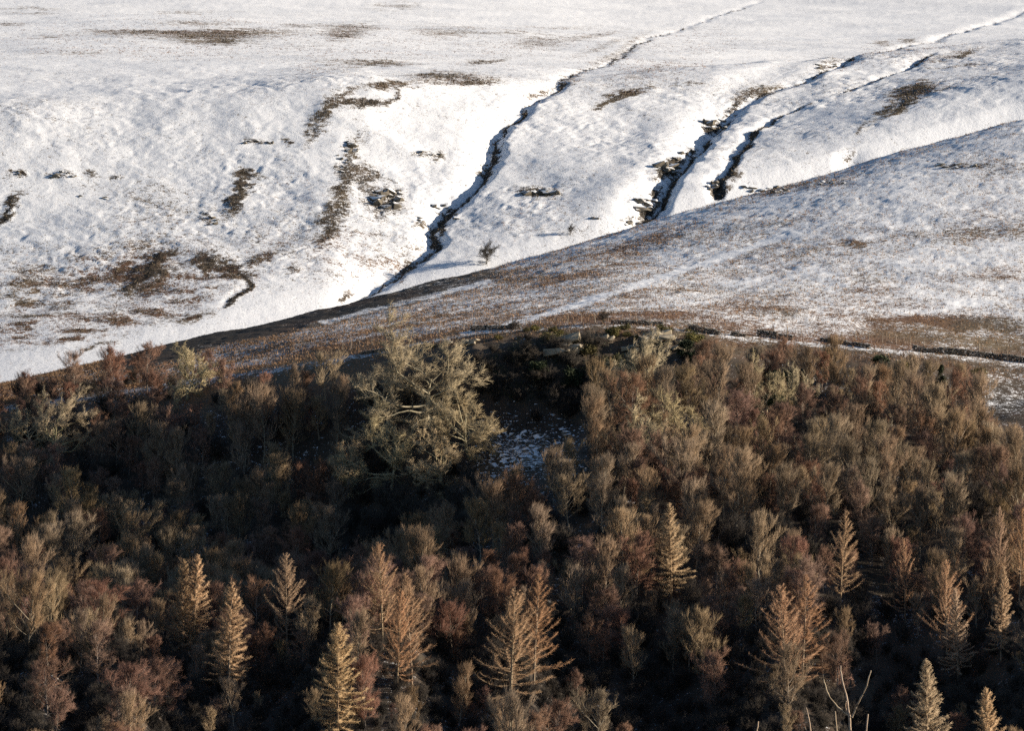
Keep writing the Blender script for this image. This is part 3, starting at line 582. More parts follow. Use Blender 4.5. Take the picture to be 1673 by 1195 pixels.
rng = np.random.default_rng(7)
def top_plant(kind, u, v, height, var, label, wide=1.0, rot=None, group=None, lean=(0, 0), rad=None):
    x, y = by_top(u, v, height)
    PLACED.append((x, y, rad or 2.6))
    if kind.startswith('larch'): PLACED.extend([(x * (y - 5) / y, y - 5, 2.4), (x * (y - 10) / y, y - 10, 2.4), (x + 5.5, y, 2.8), (x + 10.5, y + 1, 2.8)] + ([(x + q_, y + 1 + q_ * .05, 3.0) for q_ in (15, 20, 25, 30)] if 'brightest' in label else []))
    return plant(kind, x, y, height, var, rng.uniform(0, 6.28) if rot is None else rot, label, group, wide, lean)

for u_, v_, r_ in [(1390, 1262, 3.0), (1390, 1285, 3.2), (1425, 1275, 2.6), (1355, 1275, 2.6), (1325, 1275, 2.0), (1390, 1240, 2.6)]:
    q_ = hit(u_, v_, 805); PLACED.append((q_[0], q_[1], r_))
# --- trees one can point to
LARCH = [
 ('larch', 315, 905, 18, 0, 'golden feathery larch, the taller of a close pair above a lone golden larch', 1.0),
 ('larch', 297, 913, 17, 1, 'golden larch crowded against a slightly taller twin', .85),
 ('larch', 372, 950, 18, 2, 'lone golden narrow larch just below the close golden pair', 1.1),
 ('larch_red', 468, 905, 17, 0, 'thin russet larch with long bare branches sweeping out low', 1.0),
 ('larch_red', 625, 888, 17, 1, 'russet see-through larch with pale stem above a paired larch', .85),
 ('larch_red', 672, 935, 18, 2, 'orange-brown larch with pale straight stem, taller of a broad pair', 1.15),
 ('larch_red', 648, 965, 16, 0, 'orange-brown larch with hooked low branches, shorter of a broad pair', .95),
 ('larch', 550, 1018, 19, 1, 'bright golden larch beside a pale leaning bare birch', 1.1),
 ('larch_red', 833, 962, 19, 0, 'gaunt larch with long upswept bare branches beside a fuller larch', 1.2),
 ('larch_red', 872, 938, 18, 2, 'orange larch with dense pointed top beside a gaunt larch', 1.1),
 ('larch', 1098, 822, 17, 2, 'brightest golden larch standing alone in the brown birch wood', 1.15),
 ('larch_red', 1375, 832, 16, 2, 'thin pale larch with open ladder of branches among birches', .95),
 ('larch_red', 1481, 880, 14, 1, 'small dull russet larch half hidden among birches', .7),
 ('larch_red', 1286, 955, 18, 0, 'broad larch with drooping upturned branches, shorter of two joined crowns', 1.15),
 ('larch_red', 1312, 938, 18, 2, 'broad larch with pale forked top, taller of two joined crowns', 1.2),
 ('larch_red', 1550, 915, 17, 1, 'pale larch with a long bare leading shoot above the dark hollow', .8),
 ('larch', 1568, 962, 15, 0, 'small tan larch leaning on a larch with a bare leading shoot', .9),
 ('larch', 1638, 925, 15, 2, 'slim tan larch with bare thin tip at the edge of the dark hollow', .8),
 ('larch_red', 1635, 828, 16, 0, 'faint russet larch in the birch wood above a slim tan larch', .7),
 ('larch_red', 1667, 832, 16, 1, 'russet larch next to a fainter larch high in the birch wood', .75),
 ('larch', 1517, 1076, 19, 0, 'golden tiered larch standing beside the lopped dead tree', 1.0),
 ('larch', 1622, 1120, 19, 1, 'golden larch with leaning tip low in the wood', .9),
]
for kd_, u, v, hh, var, lab, wd in LARCH:
    top_plant(kd_, u, v, hh, var, lab, wd, lean=(0, -.10) if 'leaning tip' in lab else (0, 0), rad=3.0)
OAKS = [
 (700, 545, 17, 0, 'huge spreading oak crowning the oak clump beside the quarry', 1.25), (770, 625, 14, 1, 'wide oak reaching out over the snowy quarry boulders', 1.2), (635, 590, 14, 2, 'oak with dark open gaps on the shaded side of the oak clump', 1.0), (640, 685, 13, 0, 'low branching lichen covered oak at the foot of the oak clump', 1.05), (720, 705, 11, 2, 'crooked oak standing in front of the quarry floor boulders', 1.0), (588, 715, 11, 1, 'outermost oak of the clump over a slim pale stem', .8),
 (1050, 537, 14, 1, 'spreading oak on the quarry rim between pale rock faces', .85), (1112, 655, 12, 2, 'mossy yellow-green trunked oak below the quarry rim', .95), (1060, 672, 11, 0, 'brown rounded oak below the rim oak', .95), (305, 560, 11, 1, 'gnarled bare oak standing on the wood edge against the snow', .9), (95, 655, 12, 2, 'pale topped oak in the shaded wood below the snowy hill', 1.0), (45, 662, 10, 0, 'smaller oak next to a pale topped oak in shade', .9), (1255, 600, 10, 0, 'twisted bare oak above the dark hollies', .8), (1300, 592, 9, 1, 'thin crooked oak by the collapsed wall', .7),
]
for u, v, hh, var, lab, wd in OAKS: top_plant('oak', u, v, hh, var, lab, wd, rad=5.0)
ASHES = [
 (1168, 572, 13, 3, 'tall pale ash standing clear of the wood below the wall', 1.0), (430, 640, 13, 2, 'tall forked ash with lit top in the shaded hollow', 1.0), (400, 660, 12, 0, 'slim ash beside a tall forked ash in the shaded hollow', 1.0), (478, 650, 12, 1, 'vase shaped ash between forked ash and oak clump', 1.0), (548, 640, 12, 3, 'grey ash standing in shade beside the oak clump', 1.0), (255, 700, 11, 4, 'fan shaped ash deep in the shaded hollow', 1.0), (290, 710, 11, 1, 'second fan shaped ash deep in the shaded hollow', 1.0), (980, 662, 13, 3, 'slim pale ash by the quarry floor', .9), (975, 760, 9, 0, 'upright ash in front of the quarry floor', 1.0), (578, 735, 9, 3, 'thin pale stemmed ash below the outermost oak', .7), (1035, 1035, 9, 2, 'small round headed pale ash glowing above the dark hollow', 1.0), (1128, 1000, 10, 3, 'slender grey ash in the dark hollow', .9), (752, 1095, 10, 3, 'slender dim ash below the gaunt larch', .9), (975, 1140, 9, 2, 'bushy ash with upright tan shoots', 1.1), (50, 890, 12, 0, 'tall tan ash rising over the lower wood', .95), (1350, 770, 11, 2, 'fan topped ash in the sunlit birch wood', 1.0), (1420, 760, 11, 4, 'paler fan topped ash in the sunlit birch wood', 1.0), (540, 840, 11, 1, 'tan ash above the thin russet larch', 1.1), (490, 835, 11, 0, 'tan ash at the shadow edge of the lower wood', 1.0), (785, 825, 10, 2, 'broad ash lit above dark understorey', 1.2), (1290, 1160, 6, 3, 'little grey upright ash near the lopped dead tree', 1.0),
]
for u, v, hh, var, lab, wd in ASHES: top_plant('ash', u, v, hh, var, lab, wd, rad=2.4)
BIRCH = [
 (597, 1082, 11, 3, 'pale leaning bare birch with white stem beside a golden larch', .8), (195, 1092, 10, 2, 'large round purple-brown birch with pale forked stem', 1.25), (250, 1085, 9, 0, 'birch leaning out from a large round birch', 1.0), (75, 1085, 9, 1, 'round pinkish birch in the lower wood', 1.2), (1210, 645, 10, 2, 'pink-brown round birch below the tall clear ash', 1.2), (1372, 1040, 10, 1, 'reddish round birch behind the lopped dead tree', .8), (1170, 1070, 9, 4, 'reddish birch alone in the dark hollow', 1.1), (1470, 1130, 8, 0, 'grey-brown birch between the dead tree and golden larch', 1.0), (180, 572, 9, 2, 'purplish birch on the wood edge against snow', 1.1), (240, 565, 9, 1, 'taller purplish birch on the wood edge against snow', 1.0), (120, 578, 8, 4, 'dark red birch on the wood edge against snow', 1.1), (905, 1150, 7, 2, 'small pinkish birch low in the wood', 1.1), (160, 840, 9, 0, 'dull red birch in the shaded hollow', 1.1), (740, 990, 9, 2, 'mauve round birch between two larch pairs', 1.2), (950, 885, 10, 1, 'two toned birch with tan and pinkish twigs', 1.2),
]
for u, v, hh, var, lab, wd in BIRCH: top_plant('birch', u, v, hh, var, lab, wd, rad=2.6)

# hawthorns on the open hill
for u, v, hh, w, lab in [(795, 432, 5.0, 1.0, 'round dark hawthorn alone on snow above the spur'), (932, 384, 2.4, .8, 'tiny thin hawthorn on the snow slope'), (985, 530, 2.6, 1.0, 'small brown thorn bush behind the fence'), (840, 540, 2.0, 1.0, 'wispy brown thorn on the quarry lip')]:
    q = hit(u, v, 1290 if v < 500 else 1080); plant('thorn', q[0], q[1], hh, 0, 1.0, lab, None, w)
# evergreens
for i, (u, v, hh, lab) in enumerate([(1245, 640, 4.5, 'dark green holly under the twisted oak'), (1275, 655, 5.0, 'larger dark holly below the collapsed wall'), (1310, 640, 4.5, 'dark holly beside the thin crooked oak'), (1265, 690, 4.5, 'holly in the dark gap of the birch wood'), (1390, 745, 4.0, 'green holly under fan topped ashes'), (1120, 590, 3.5, 'dark bush under the pale quarry rock'), (1140, 600, 3.5, 'dark bush beside the bush under quarry rock'), (1440, 620, 4.0, 'greenish bush below the end of the wall'), (935, 640, 4.0, 'ivy dark bush hanging in the quarry'), (880, 630, 4.0, 'dark bush at the quarry face')]):
    q = hit(u, v, 1000); plant('holly', q[0], q[1], hh, i, i * 1.3, lab, None, 1.1)
for u, v, hh, lab in [(1537, 632, 5.0, 'small dark green young spruce on the open wood edge')]:
    q = hit(u, v, 1000); plant('spruce', q[0], q[1], hh, 0, 0, lab)
for i, (u, v, s, lab) in enumerate([(960, 585, 1.6, 'olive gorse on the quarry face beside pale rock'), (1000, 600, 1.8, 'olive gorse below the quarry face'), (1135, 560, 1.6, 'olive gorse above the pale quarry rock'), (900, 560, 1.5, 'gorse on the quarry lip'), (1000, 547, 1.2, 'low gorse between quarry lip and fence'), (1600, 615, 1.2, 'yellow-green gorse tuft on the open slope'), (1085, 545, 1.3, 'low gorse beside the rim oak'), (1475, 605, 1.4, 'yellow-green gorse near the spruce'), (965, 612, 1.5, 'gorse low in the quarry')]):
    q = hit(u, v, 1000); plant('gorse', q[0], q[1], s, 0, i * 1.7, lab, None, 1.0)

for i in range(46):
    u, v = rng.uniform(775, 1010), rng.uniform(556, 712)
    if v > 700 and 800 < u < 930: v -= 40
    q = hit(u, v, 1045); hz_ = i % 3 != 0
    ph, lm = ('on the quarry face', 0) if v < 640 else ('along the foot of the quarry face', 0)
    k_ = 'hazel' if hz_ else 'thorn'
    plant(k_, q[0], q[1], rng.uniform(1.4, 3.6), i, rng.uniform(0, 6), ('wiry brown hazel scrub ' if hz_ else 'tangled dark thorn scrub ') + ph, k_ + ' scrub ' + ph, rng.uniform(.9, 1.3))
for i in range(16):
    u = rng.uniform(690, 1130); v = np.interp(u, [600, 700, 840, 1000, 1100], [576, 555, 537, 529, 535]) + rng.uniform(4, 26)
    q = hit(u, v, 1060); plant('gorse', q[0], q[1], rng.uniform(.45, .85), 0, rng.uniform(0, 6), 'low olive gorse cushion on the quarry lip', 'gorse cushions on the quarry lip', rng.uniform(.8, 1.4))
# --- the rest of the wood
def excluded(u, vg):
    lim = np.interp(u, [-100, 0, 200, 330, 450, 600, 700, 800, 1000, 1100, 1150, 1300, 1500, 1580, 1620, 1673, 1800], [655, 648, 626, 632, 650, 655, 640, 600, 640, 640, 625, 628, 640, 650, 740, 790, 800])
    if vg < lim: return True
    if 770 < u < 985 and vg < np.interp(u, [770, 800, 900, 930, 985], [800, 815, 800, 770, 690]): return True
    return False
def region(u, vg, d):
    if d < 935: return 'low', 'on the lower slope around the golden larches'
    if d < 975: return 'terrace', 'in the sunlit belt below the shaded hollow' if u < 850 else 'in the brown wood beside the brightest larch'
    if u < 780: return 'hollow', 'in the shaded hollow below the snowy hill'
    if u < 1010: return 'quarry', 'around the boulder strewn quarry floor'
    return 'upper', 'in the sunlit wood below the collapsed wall'
KP = dict(low=(.30, .42, .28), terrace=(.42, .34, .24), hollow=(.44, .24, .32), quarry=(.4, .2, .4), upper=(.48, .34, .18))
LOOK = dict(ash=['slender bare ash', 'bare ash with fanned shoots', 'broad headed bare ash', 'narrow pole-like bare ash', 'round topped bare ash'],
            birch=['dense bare birch', 'bare birch with misty round head', 'broad bare birch', 'thin bare birch', 'small twiggy bare birch'],
            hazel=['low many stemmed hazel', 'wide many stemmed hazel', 'narrow many stemmed hazel'])
MARKS = [(305, 1000, 'close pair of golden larches'), (372, 1080, 'lone golden larch'), (470, 1000, 'thin russet larch with long bare branches'), (660, 1090, 'broad pair of orange larches'), (548, 1180, 'golden larch with the white birch'), (850, 1110, 'gaunt larch'), (1098, 950, 'brightest golden larch'), (1380, 940, 'thin pale larch'), (1300, 1100, 'two joined larch crowns'), (1555, 1060, 'larch with bare leading shoot'), (1640, 1040, 'slim tan larch'), (1650, 930, 'faint russet larch'), (1517, 1230, 'golden tiered larch'), (1390, 1260, 'lopped dead tree'), (690, 780, 'oak clump'), (870, 800, 'quarry boulders'), (1112, 770, 'mossy trunked oak'), (1060, 650, 'rim oak'), (1168, 680, 'tall clear ash'), (1275, 670, 'dark hollies'), (1400, 750, 'fan topped ashes'), (1537, 640, 'young spruce'), (305, 640, 'gnarled oak on the snow edge'), (95, 760, 'pale topped oak in shade'), (430, 760, 'tall forked ash'), (270, 800, 'fan shaped ashes in the hollow'), (195, 1190, 'large round birch'), (50, 1010, 'tall tan ash'), (318, 890, 'snowy opening in the hollow'), (1035, 1120, 'round headed glowing ash'), (970, 1230, 'bushy tan ash'), (785, 920, 'broad lit ash'), (1210, 740, 'pink-brown round birch'), (1170, 1160, 'lone reddish birch'), (75, 1180, 'round pinkish birch'), (1600, 680, 'open snowy slope'), (190, 660, 'purplish edge birches')]
def near_mark(x, y):
    best = min(MARK_XY, key=lambda m: (m[0] - x) ** 2 + (m[1] - y) ** 2); dy = y - best[1]
    return ('uphill of the ' if dy > 5 else 'downhill of the ' if dy < -5 else 'level with the ') + best[2], best[2]
MARK_XY = []
for u_, v_, n_ in MARKS:
    q_ = hit(u_, v_, 815, 1125); MARK_XY.append((q_[0], q_[1], n_))
cnt = dict(ash=len(ASHES), birch=len(BIRCH), hazel=0)
pts = np.array([(a, b, c) for a, b, c in PLACED]); cell = list(pts)
tries = 0; KR = dict(ash=2.9, birch=2.9, hazel=2.4)
while tries < 26000:
    tries += 1
    d = math.sqrt(rng.uniform(822 ** 2, 1128 ** 2)); u = rng.uniform(-25, 1698)
    vg = H0 / 2 - FPX * math.tan(math.atan(float(zcol(u, d)) / d) + PITCH)
    if vg > 1310 or excluded(u, vg): continue
    reg, ph = region(u, vg, d)
    if 770 < u < 960 and 955 < d < 1068:
        vt = H0 / 2 - FPX * math.tan(math.atan((float(zcol(u, d)) + 8.5) / d) + PITCH)
        if vt < (745 if u < 900 else 700): continue
    # the wood clumps: kinds follow patches of ground
    x = (u - W0 / 2) / FPX * d / math.cos(PITCH)
    patchn = float(fbm(np.array(x / 16), np.array(d / 22), 2, 111)); gap = float(fbm(np.array(x / 11), np.array(d / 16), 2, 113))
    shade_dip = sum(dp_ * math.exp(-((u - uc_) / w_) ** 2) for uc_, w_, dp_ in SHADE_DIPS)
    if reg == 'low' and (gap > -.12 or shade_dip > 2.0): kindp = (.03, .05, .92)
    else: kindp = KP[reg]
    a = kindp[0] * (1 + 1.3 * patchn); b = kindp[1] * (1 - 1.3 * patchn); c = kindp[2]; a = max(a, .02); b = max(b, .02)
    r = rng.uniform(0, a + b + c); kind = 'ash' if r < a else 'birch' if r < a + b else 'hazel'
    if 560 < u < 830 and 1000 < d < 1090 and kind != 'hazel': continue
    if 980 < u < 1130 and d > 1035 and kind != 'hazel': continue
    if gap > .27 and kind != 'hazel': continue
    if u < 340 and vg < 735 and kind == 'ash': kind = 'birch'
    if d < 922 and kind != 'hazel' and rng.uniform() < .45: continue
    if cnt[kind] >= 298: continue
    rad = KR[kind]
    arr = np.array(cell); dd = np.hypot(arr[:, 0] - x, arr[:, 1] - d)
    if (dd < (arr[:, 2] + rad) * .86).any(): continue
    var = int(rng.integers(0, 15)); var %= len(P[kind])
    hgt = HN[kind] * (.55 + .62 * rng.beta(1.6, 1.6)) * (.92 if reg in ('low', 'hollow') else .98)
    if kind == 'hazel' and reg == 'low': hgt *= .6
    if reg == 'hollow': hgt *= .95
    if vg < 735 and u < 340: hgt *= .85
    elif vg < 700 and kind != 'hazel': hgt *= .8
    cell.append((x, d, rad)); cnt[kind] += 1
    ph, lm = near_mark(x, d)
    plant(kind, x, d, hgt, var, rng.uniform(0, 6.28), LOOK[kind][var] + ' ' + ph, LOOK[kind][var] + ' ' + ph, rng.uniform(.9, 1.2), (rng.normal(0, .04), rng.normal(0, .04)))
print('wood', cnt, time.time() - T0)
# the rest of the wood, past counting: young growth and further trees filling the gaps, one mass
tcol = bpy.data.collections.new('thicket_plants')
def joined(k, i):
    a, b = P[k][i]; mb_ = Mesh3(); mi = []
    for me, m_i in ((a, 0), (b, 1)):
        V = np.empty(len(me.vertices) * 3, np.float32); me.vertices.foreach_get('co', V); F = np.empty(len(me.loops), np.int32); me.loops.foreach_get('vertex_index', F)
        mb_.add(V.reshape(-1, 3), F.reshape(-1, 3)); mi += [m_i] * (len(F) // 3)
    me = mb_.make('thicket_plant'); me.materials.append(a.materials[0]); me.materials.append(b.materials[0]); me.polygons.foreach_set('material_index', np.array(mi, np.int32))
    return me
kinds_t = [('ash', 0), ('ash', 1), ('birch', 0), ('birch', 3), ('hazel', 0)]
for j, (k, i) in enumerate(kinds_t):
    o = bpy.data.objects.new('thicket_plant_%d' % j, joined(k, i)); tcol.objects.link(o)
tp = []; tries = 0; arr = np.array(cell); extra = np.zeros((0, 2))
while len(tp) < 1900 and tries < 16000:
    tries += 1
    d = math.sqrt(rng.uniform(822 ** 2, 1128 ** 2)); u = rng.uniform(-30, 1760)
    zz = float(zcol(u, d)); vg = H0 / 2 - FPX * math.tan(math.atan(zz / d) + PITCH)
    if vg > 1320 or excluded(u, vg): continue
    if 770 < u < 960 and 955 < d < 1068 and H0 / 2 - FPX * math.tan(math.atan((zz + 5) / d) + PITCH) < 748: continue
    x = (u - W0 / 2) / FPX * d / math.cos(PITCH)
    if (np.hypot(arr[:, 0] - x, arr[:, 1] - d) < arr[:, 2] * (.72 if d > 930 else .35)).any(): continue
    if any(math.hypot(a_ - x, b_ - d) < (1.5 if d < 930 else 2.4) for a_, b_, *_ in tp): continue
    if len(tp) > 1350 and d > 935: continue
    pn = float(fbm(np.array(x / 16), np.array(d / 22), 2, 111))
    low = (560 < u < 830 and 1000 < d < 1090) or (980 < u < 1130 and d > 1035) or (u < 340 and vg < 735) or d < 935 and float(fbm(np.array(x / 11), np.array(d / 16), 2, 113)) > .22
    j = 4 if low or rng.uniform() < .3 else int(rng.integers(0, 2)) if rng.uniform(-.9, .9) < pn * 1.6 else int(rng.integers(2, 4))
    if j < 4 and float(fbm(np.array(x / 11), np.array(d / 16), 2, 113)) > .14 and rng.uniform() < .85: j = 4
    if d < 925 and j < 4 and rng.uniform() < .9: j = 4
    tp.append((x, d, zz - .1, j, rng.uniform(.42, .80) * (.85 if vg < 720 else 1) * (.72 if d < 925 else 1)))
tme = bpy.data.meshes.new('woodland_thicket'); tme.from_pydata([t[:3] for t in tp], [], [])
tme.attributes.new('pick', 'INT', 'POINT').data.foreach_set('value', np.array([t[3] for t in tp], np.int32))
tme.attributes.new('size', 'FLOAT', 'POINT').data.foreach_set('value', np.array([t[4] for t in tp], np.float32))
tho = tag(link('woodland_thicket', tme), 'mass of bare young growth filling the gaps of the wood', 'thicket', kind='stuff')
ng = bpy.data.node_groups.new('thicket', 'GeometryNodeTree')
ng.interface.new_socket('Geometry', in_out='INPUT', socket_type='NodeSocketGeometry'); ng.interface.new_socket('Geometry', in_out='OUTPUT', socket_type='NodeSocketGeometry')
gi = ng.nodes.new('NodeGroupInput'); go = ng.nodes.new('NodeGroupOutput'); ci_ = ng.nodes.new('GeometryNodeCollectionInfo'); ip = ng.nodes.new('GeometryNodeInstanceOnPoints')
ci_.inputs['Collection'].default_value = tcol; ci_.inputs['Separate Children'].default_value = True; ci_.inputs['Reset Children'].default_value = True
pk = ng.nodes.new('GeometryNodeInputNamedAttribute'); pk.data_type = 'INT'; pk.inputs['Name'].default_value = 'pick'
sz_ = ng.nodes.new('GeometryNodeInputNamedAttribute'); sz_.data_type = 'FLOAT'; sz_.inputs['Name'].default_value = 'size'
rv = ng.nodes.new('FunctionNodeRandomValue'); rv.data_type = 'FLOAT_VECTOR'; rv.inputs[0].default_value = (-.05, -.05, 0); rv.inputs[1].default_value = (.05, .05, 6.28)
nl_ = ng.links.new
nl_(gi.outputs[0], ip.inputs['Points']); nl_(ci_.outputs[0], ip.inputs['Instance']); ip.inputs['Pick Instance'].default_value = True
nl_(pk.outputs[0], ip.inputs['Instance Index']); nl_(sz_.outputs[0], ip.inputs['Scale']); nl_(rv.outputs[0], ip.inputs['Rotation']); nl_(ip.outputs[0], go.inputs[0])
tho.modifiers.new('thicket', 'NODES').node_group = ng
print('thicket', len(tp), time.time() - T0)

# the lopped dead tree and other bare stems
def snag(u, vbot, dmin, arms, label):
    base = hit(u, vbot, dmin); d = base[1]; px = d / FPX
    e = empty('dead_tree', base, label, 'dead tree')
    for nm, pts_, r0, r1, dy in arms:
        mb = Mesh3(); n = len(pts_)
        Q = np.array([((a - u) * px, dy * i / max(1, n - 1) + (0 if i else 0), (vbot - b) * px - .2 * (i == 0)) for i, (a, b) in enumerate(pts_)])
        tt = np.linspace(0, n - 1, n * 4); Q2 = np.stack([np.interp(tt, range(n), Q[:, k]) for k in range(3)], -1); Q2 = np.stack([gauss1(Q2[:, k], 1.2) for k in range(3)], -1)
        Q2 += rng.normal(0, .025, Q2.shape)
        tube(mb, Q2, np.linspace(r0, r1, len(Q2)) * (1 + rng.normal(0, .07, len(Q2))), 8)
        link(nm, mb.make(nm), M['dead'], e)
    return e
snag(1394, 1262, 820, [('trunk', [(1394, 1262), (1392, 1205), (1390, 1165)], 0.24, .19, .2), ('limb', [(1390, 1172), (1386, 1140), (1378, 1112), (1375, 1085)], .17, .09, .6), ('limb', [(1393, 1172), (1403, 1150), (1416, 1125), (1425, 1091)], .15, .08, -.8), ('limb', [(1389, 1168), (1370, 1155), (1355, 1136), (1347, 1108)], .12, .07, .9), ('limb', [(1386, 1166), (1383, 1150), (1385, 1145)], .10, .06, -.3)], 'lopped dead tree with three bare forked arms')
snag(1370, 1262, 820, [('trunk', [(1370, 1262), (1371, 1210), (1366, 1158)], .13, .09, .2)], 'bare broken stem close beside the lopped dead tree')
snag(1326, 1262, 822, [('trunk', [(1330, 1262), (1327, 1195), (1319, 1153)], .13, .07, .2), ('limb', [(1328, 1205), (1316, 1188)], .10, .06, .2)], 'bare broken stem with a short side spur')
snag(1238, 1262, 822, [('trunk', [(1236, 1262), (1237, 1205), (1241, 1178)], .13, .10, .2)], 'short broken stump of a dead stem in the dark hollow')
snag(1418, 1262, 824, [('trunk', [(1416, 1262), (1417, 1205), (1421, 1164)], .14, .11, .2)], 'thick broken stub behind the lopped dead tree')

# ------------------------------------------------------------------ rocks
def rock_mesh(seed, flat=.7):
    r = np.random.default_rng(seed); bm = bmesh.new()
    for p in r.uniform(-1, 1, (16, 3)):
        p = p / max(np.abs(p)) ** .6; bm.verts.new((p[0] * .5, p[1] * .45, p[2] * .5 * flat))
    res = bmesh.ops.convex_hull(bm, input=bm.verts)
    for g in set(res['geom_interior'] + res['geom_unused']):
        if isinstance(g, bmesh.types.BMVert) and g.is_valid and not g.link_faces: bm.verts.remove(g)
    bmesh.ops.recalc_face_normals(bm, faces=bm.faces)
    me = bpy.data.meshes.new('rock'); bm.to_mesh(me); bm.free(); return me
ROCKS = {k: [rock_mesh(900 + i, .75) for i in range(6)] for k in ('rock', 'quarry_rock', 'scree')}
for k, L in ROCKS.items():
    for me in L: me.materials.append(M[k])
def outcrop(u, v, w, hgt, n, material, label, dmin, size=(0.8, 1.8), name='rock_outcrop'):
    c = hit(u, v, dmin); px = c[1] / FPX
    e = empty(name, c, label, 'rock outcrop')
    for i in range(n):
        q = hit(u + rng.uniform(-.5, .5) * w, v + rng.uniform(-.5, .5) * hgt, dmin, lift=0.0); s = rng.uniform(*size)
        o = link('rock_block', ROCKS[material][int(rng.integers(0, 6))], None, e); o.location = Vector(q - c) + Vector((0, 0, s * (.32 if material == 'quarry_rock' else .14)))
        o.scale = (s * rng.uniform(.9, 1.7), s, s * rng.uniform(.6, 1.0)); o.rotation_euler = (rng.normal(0, .15), rng.normal(0, .15), rng.uniform(-.6, .6))
    return e
for u, v, w, hh, n, sz, lab in [
    (635, 326, 44, 30, 16, (1.2, 2.6), 'blocky ledged rock outcrop above the central gully'), (574, 242, 16, 20, 6, (1.0, 2.0), 'dark rock step at the top of the rocky heather strip'), (562, 285, 24, 60, 12, (.5, 1.3), 'scattered rocks down the rocky heather strip'), (880, 315, 54, 8, 9, (.9, 2.0), 'long low rock ledge on the snow between the gullies'),
    (1170, 206, 30, 16, 10, (1.2, 2.6), 'black rock step high in the deep gully'), (1092, 278, 36, 16, 12, (1.2, 2.8), 'black crag midway down the deep gully'), (1058, 340, 40, 26, 14, (1.2, 2.6), 'stacked black ledges at the mouth of the deep gully'), (1165, 306, 22, 16, 8, (1.0, 2.2), 'pale rock knoll at the foot of the side gully'), (1255, 312, 76, 12, 12, (.8, 1.9), 'dark rock band on the spur crest'), (1345, 300, 70, 6, 8, (.5, 1.1), 'small rocks strung along the spur crest'), (1565, 272, 66, 6, 9, (.7, 1.5), 'low dark rock ledge on the upper spur'),
    (118, 287, 70, 8, 9, (.7, 1.5), 'line of small rocks poking through the snow slope'), (30, 283, 22, 6, 3, (.8, 1.5), 'pair of dark rocks apart from the rock line'), (160, 324, 60, 10, 5, (.5, 1.0), 'few small stones below the rock line'), (425, 232, 60, 8, 6, (.6, 1.2), 'small rocks beside the upper heather patch'), (705, 252, 40, 12, 5, (.6, 1.3), 'small dark rocks above the central gully'), (352, 362, 18, 14, 4, (.6, 1.3), 'little rocks below the dark heather patch'), (970, 357, 18, 4, 3, (.7, 1.3), 'small dark ledge by the mouth of the deep gully'), (728, 348, 40, 26, 9, (.7, 1.6), 'dark rocks lining the central gully'), (690, 362, 12, 10, 4, (.8, 1.5), 'pale rock knob beside the central gully'), (1350, 108, 30, 8, 6, (.8, 1.6), 'dark rocks in the uppermost gully'), (1035, 366, 40, 5, 5, (.7, 1.5), 'rocks where the deep gully meets the spur'), (790, 275, 14, 20, 5, (.6, 1.2), 'rocks beside the stream high in the central gully'), (1120, 255, 36, 18, 7, (.7, 1.6), 'broken rocks between the black crag and upper step')]:
    outcrop(u, v, w, hh, n, 'rock', lab, 1240 if (u > 1240 and 'spur' in lab) else 1290, sz)
for u, v, w, hh, n, sz, lab in [(925, 576, 26, 24, 9, (1.8, 3.2), 'pale quarried rock face in the middle of the quarry'), (1075, 562, 34, 20, 10, (1.8, 3.2), 'pale rock face under the rim oak'), (1110, 568, 16, 14, 4, (1.0, 1.8), 'small pale rock beside the larger rim rock face'), (860, 582, 14, 8, 3, (1.0, 1.6), 'mossy pale rock at the quarry face'), (770, 565, 24, 14, 5, (1.0, 2.0), 'pale rocks beside the crown of the oak clump'), (1035, 575, 24, 14, 5, (1.0, 1.9), 'weathered rocks below the rim oak'), (735, 563, 18, 8, 3, (.8, 1.4), 'small rocks on the rim behind the oaks'), (985, 560, 26, 10, 4, (.8, 1.6), 'broken rock edge between two pale rock faces')]:
    outcrop(u, v, w, hh, n, 'quarry_rock', lab, 1055, sz)
# quarry floor: boulders one can pick out, finer scree between them
lab_b = 'snow topped grey boulder on the shaded quarry floor'
nb = 0
while nb < 110:
    u, v = rng.normal(868, 42), rng.normal(742, 26)
    if not (785 < u < 945 and 700 < v < 800): continue
    q = hit(u, v, 985); s = rng.uniform(.6, 1.55)
    o = link('boulder', ROCKS['scree'][int(rng.integers(0, 6))]); o.location = (q[0], q[1], q[2] + s * .18); nb += 1
    o.scale = (s * rng.uniform(.9, 1.5), s, s * rng.uniform(.6, .9)); o.rotation_euler = (rng.normal(0, .25), rng.normal(0, .25), rng.uniform(0, 6.28))
    tag(o, lab_b, 'boulder', 'boulders on the quarry floor')
def rubble(name, spots, sizes, material, label, cat, kind='stuff', thing=None):
    mb = Mesh3(); base = [(np.array([v.co for v in me.vertices]), np.array([t.vertices[:] for t in (me.calc_loop_triangles() or me.loop_triangles)])) for me in ROCKS['scree']]
    for (x, y, z), s in zip(spots, sizes):
        V, F = base[int(rng.integers(0, 6))]; a = rng.uniform(0, 6.28); c, s_ = math.cos(a), math.sin(a)
        W = V * np.array([s * rng.uniform(.9, 1.6), s, s * .8]); mb.add(np.stack([W[:, 0] * c - W[:, 1] * s_ + x, W[:, 0] * s_ + W[:, 1] * c + y, W[:, 2] + z], -1), F)
    me = mb.make(name, False); return tag(link(name, me, M[material]), label, cat, kind=kind)
sp = []
for i in range(900):
    u, v = rng.normal(866, 62), rng.normal(745, 34)
    if 760 < u < 960: q = hit(u, v, 985); sp.append((q[0], q[1], q[2] + .05))
rubble('scree', sp, rng.uniform(.2, .55, len(sp)), 'scree', 'snow dusted grey scree between the quarry boulders', 'scree')

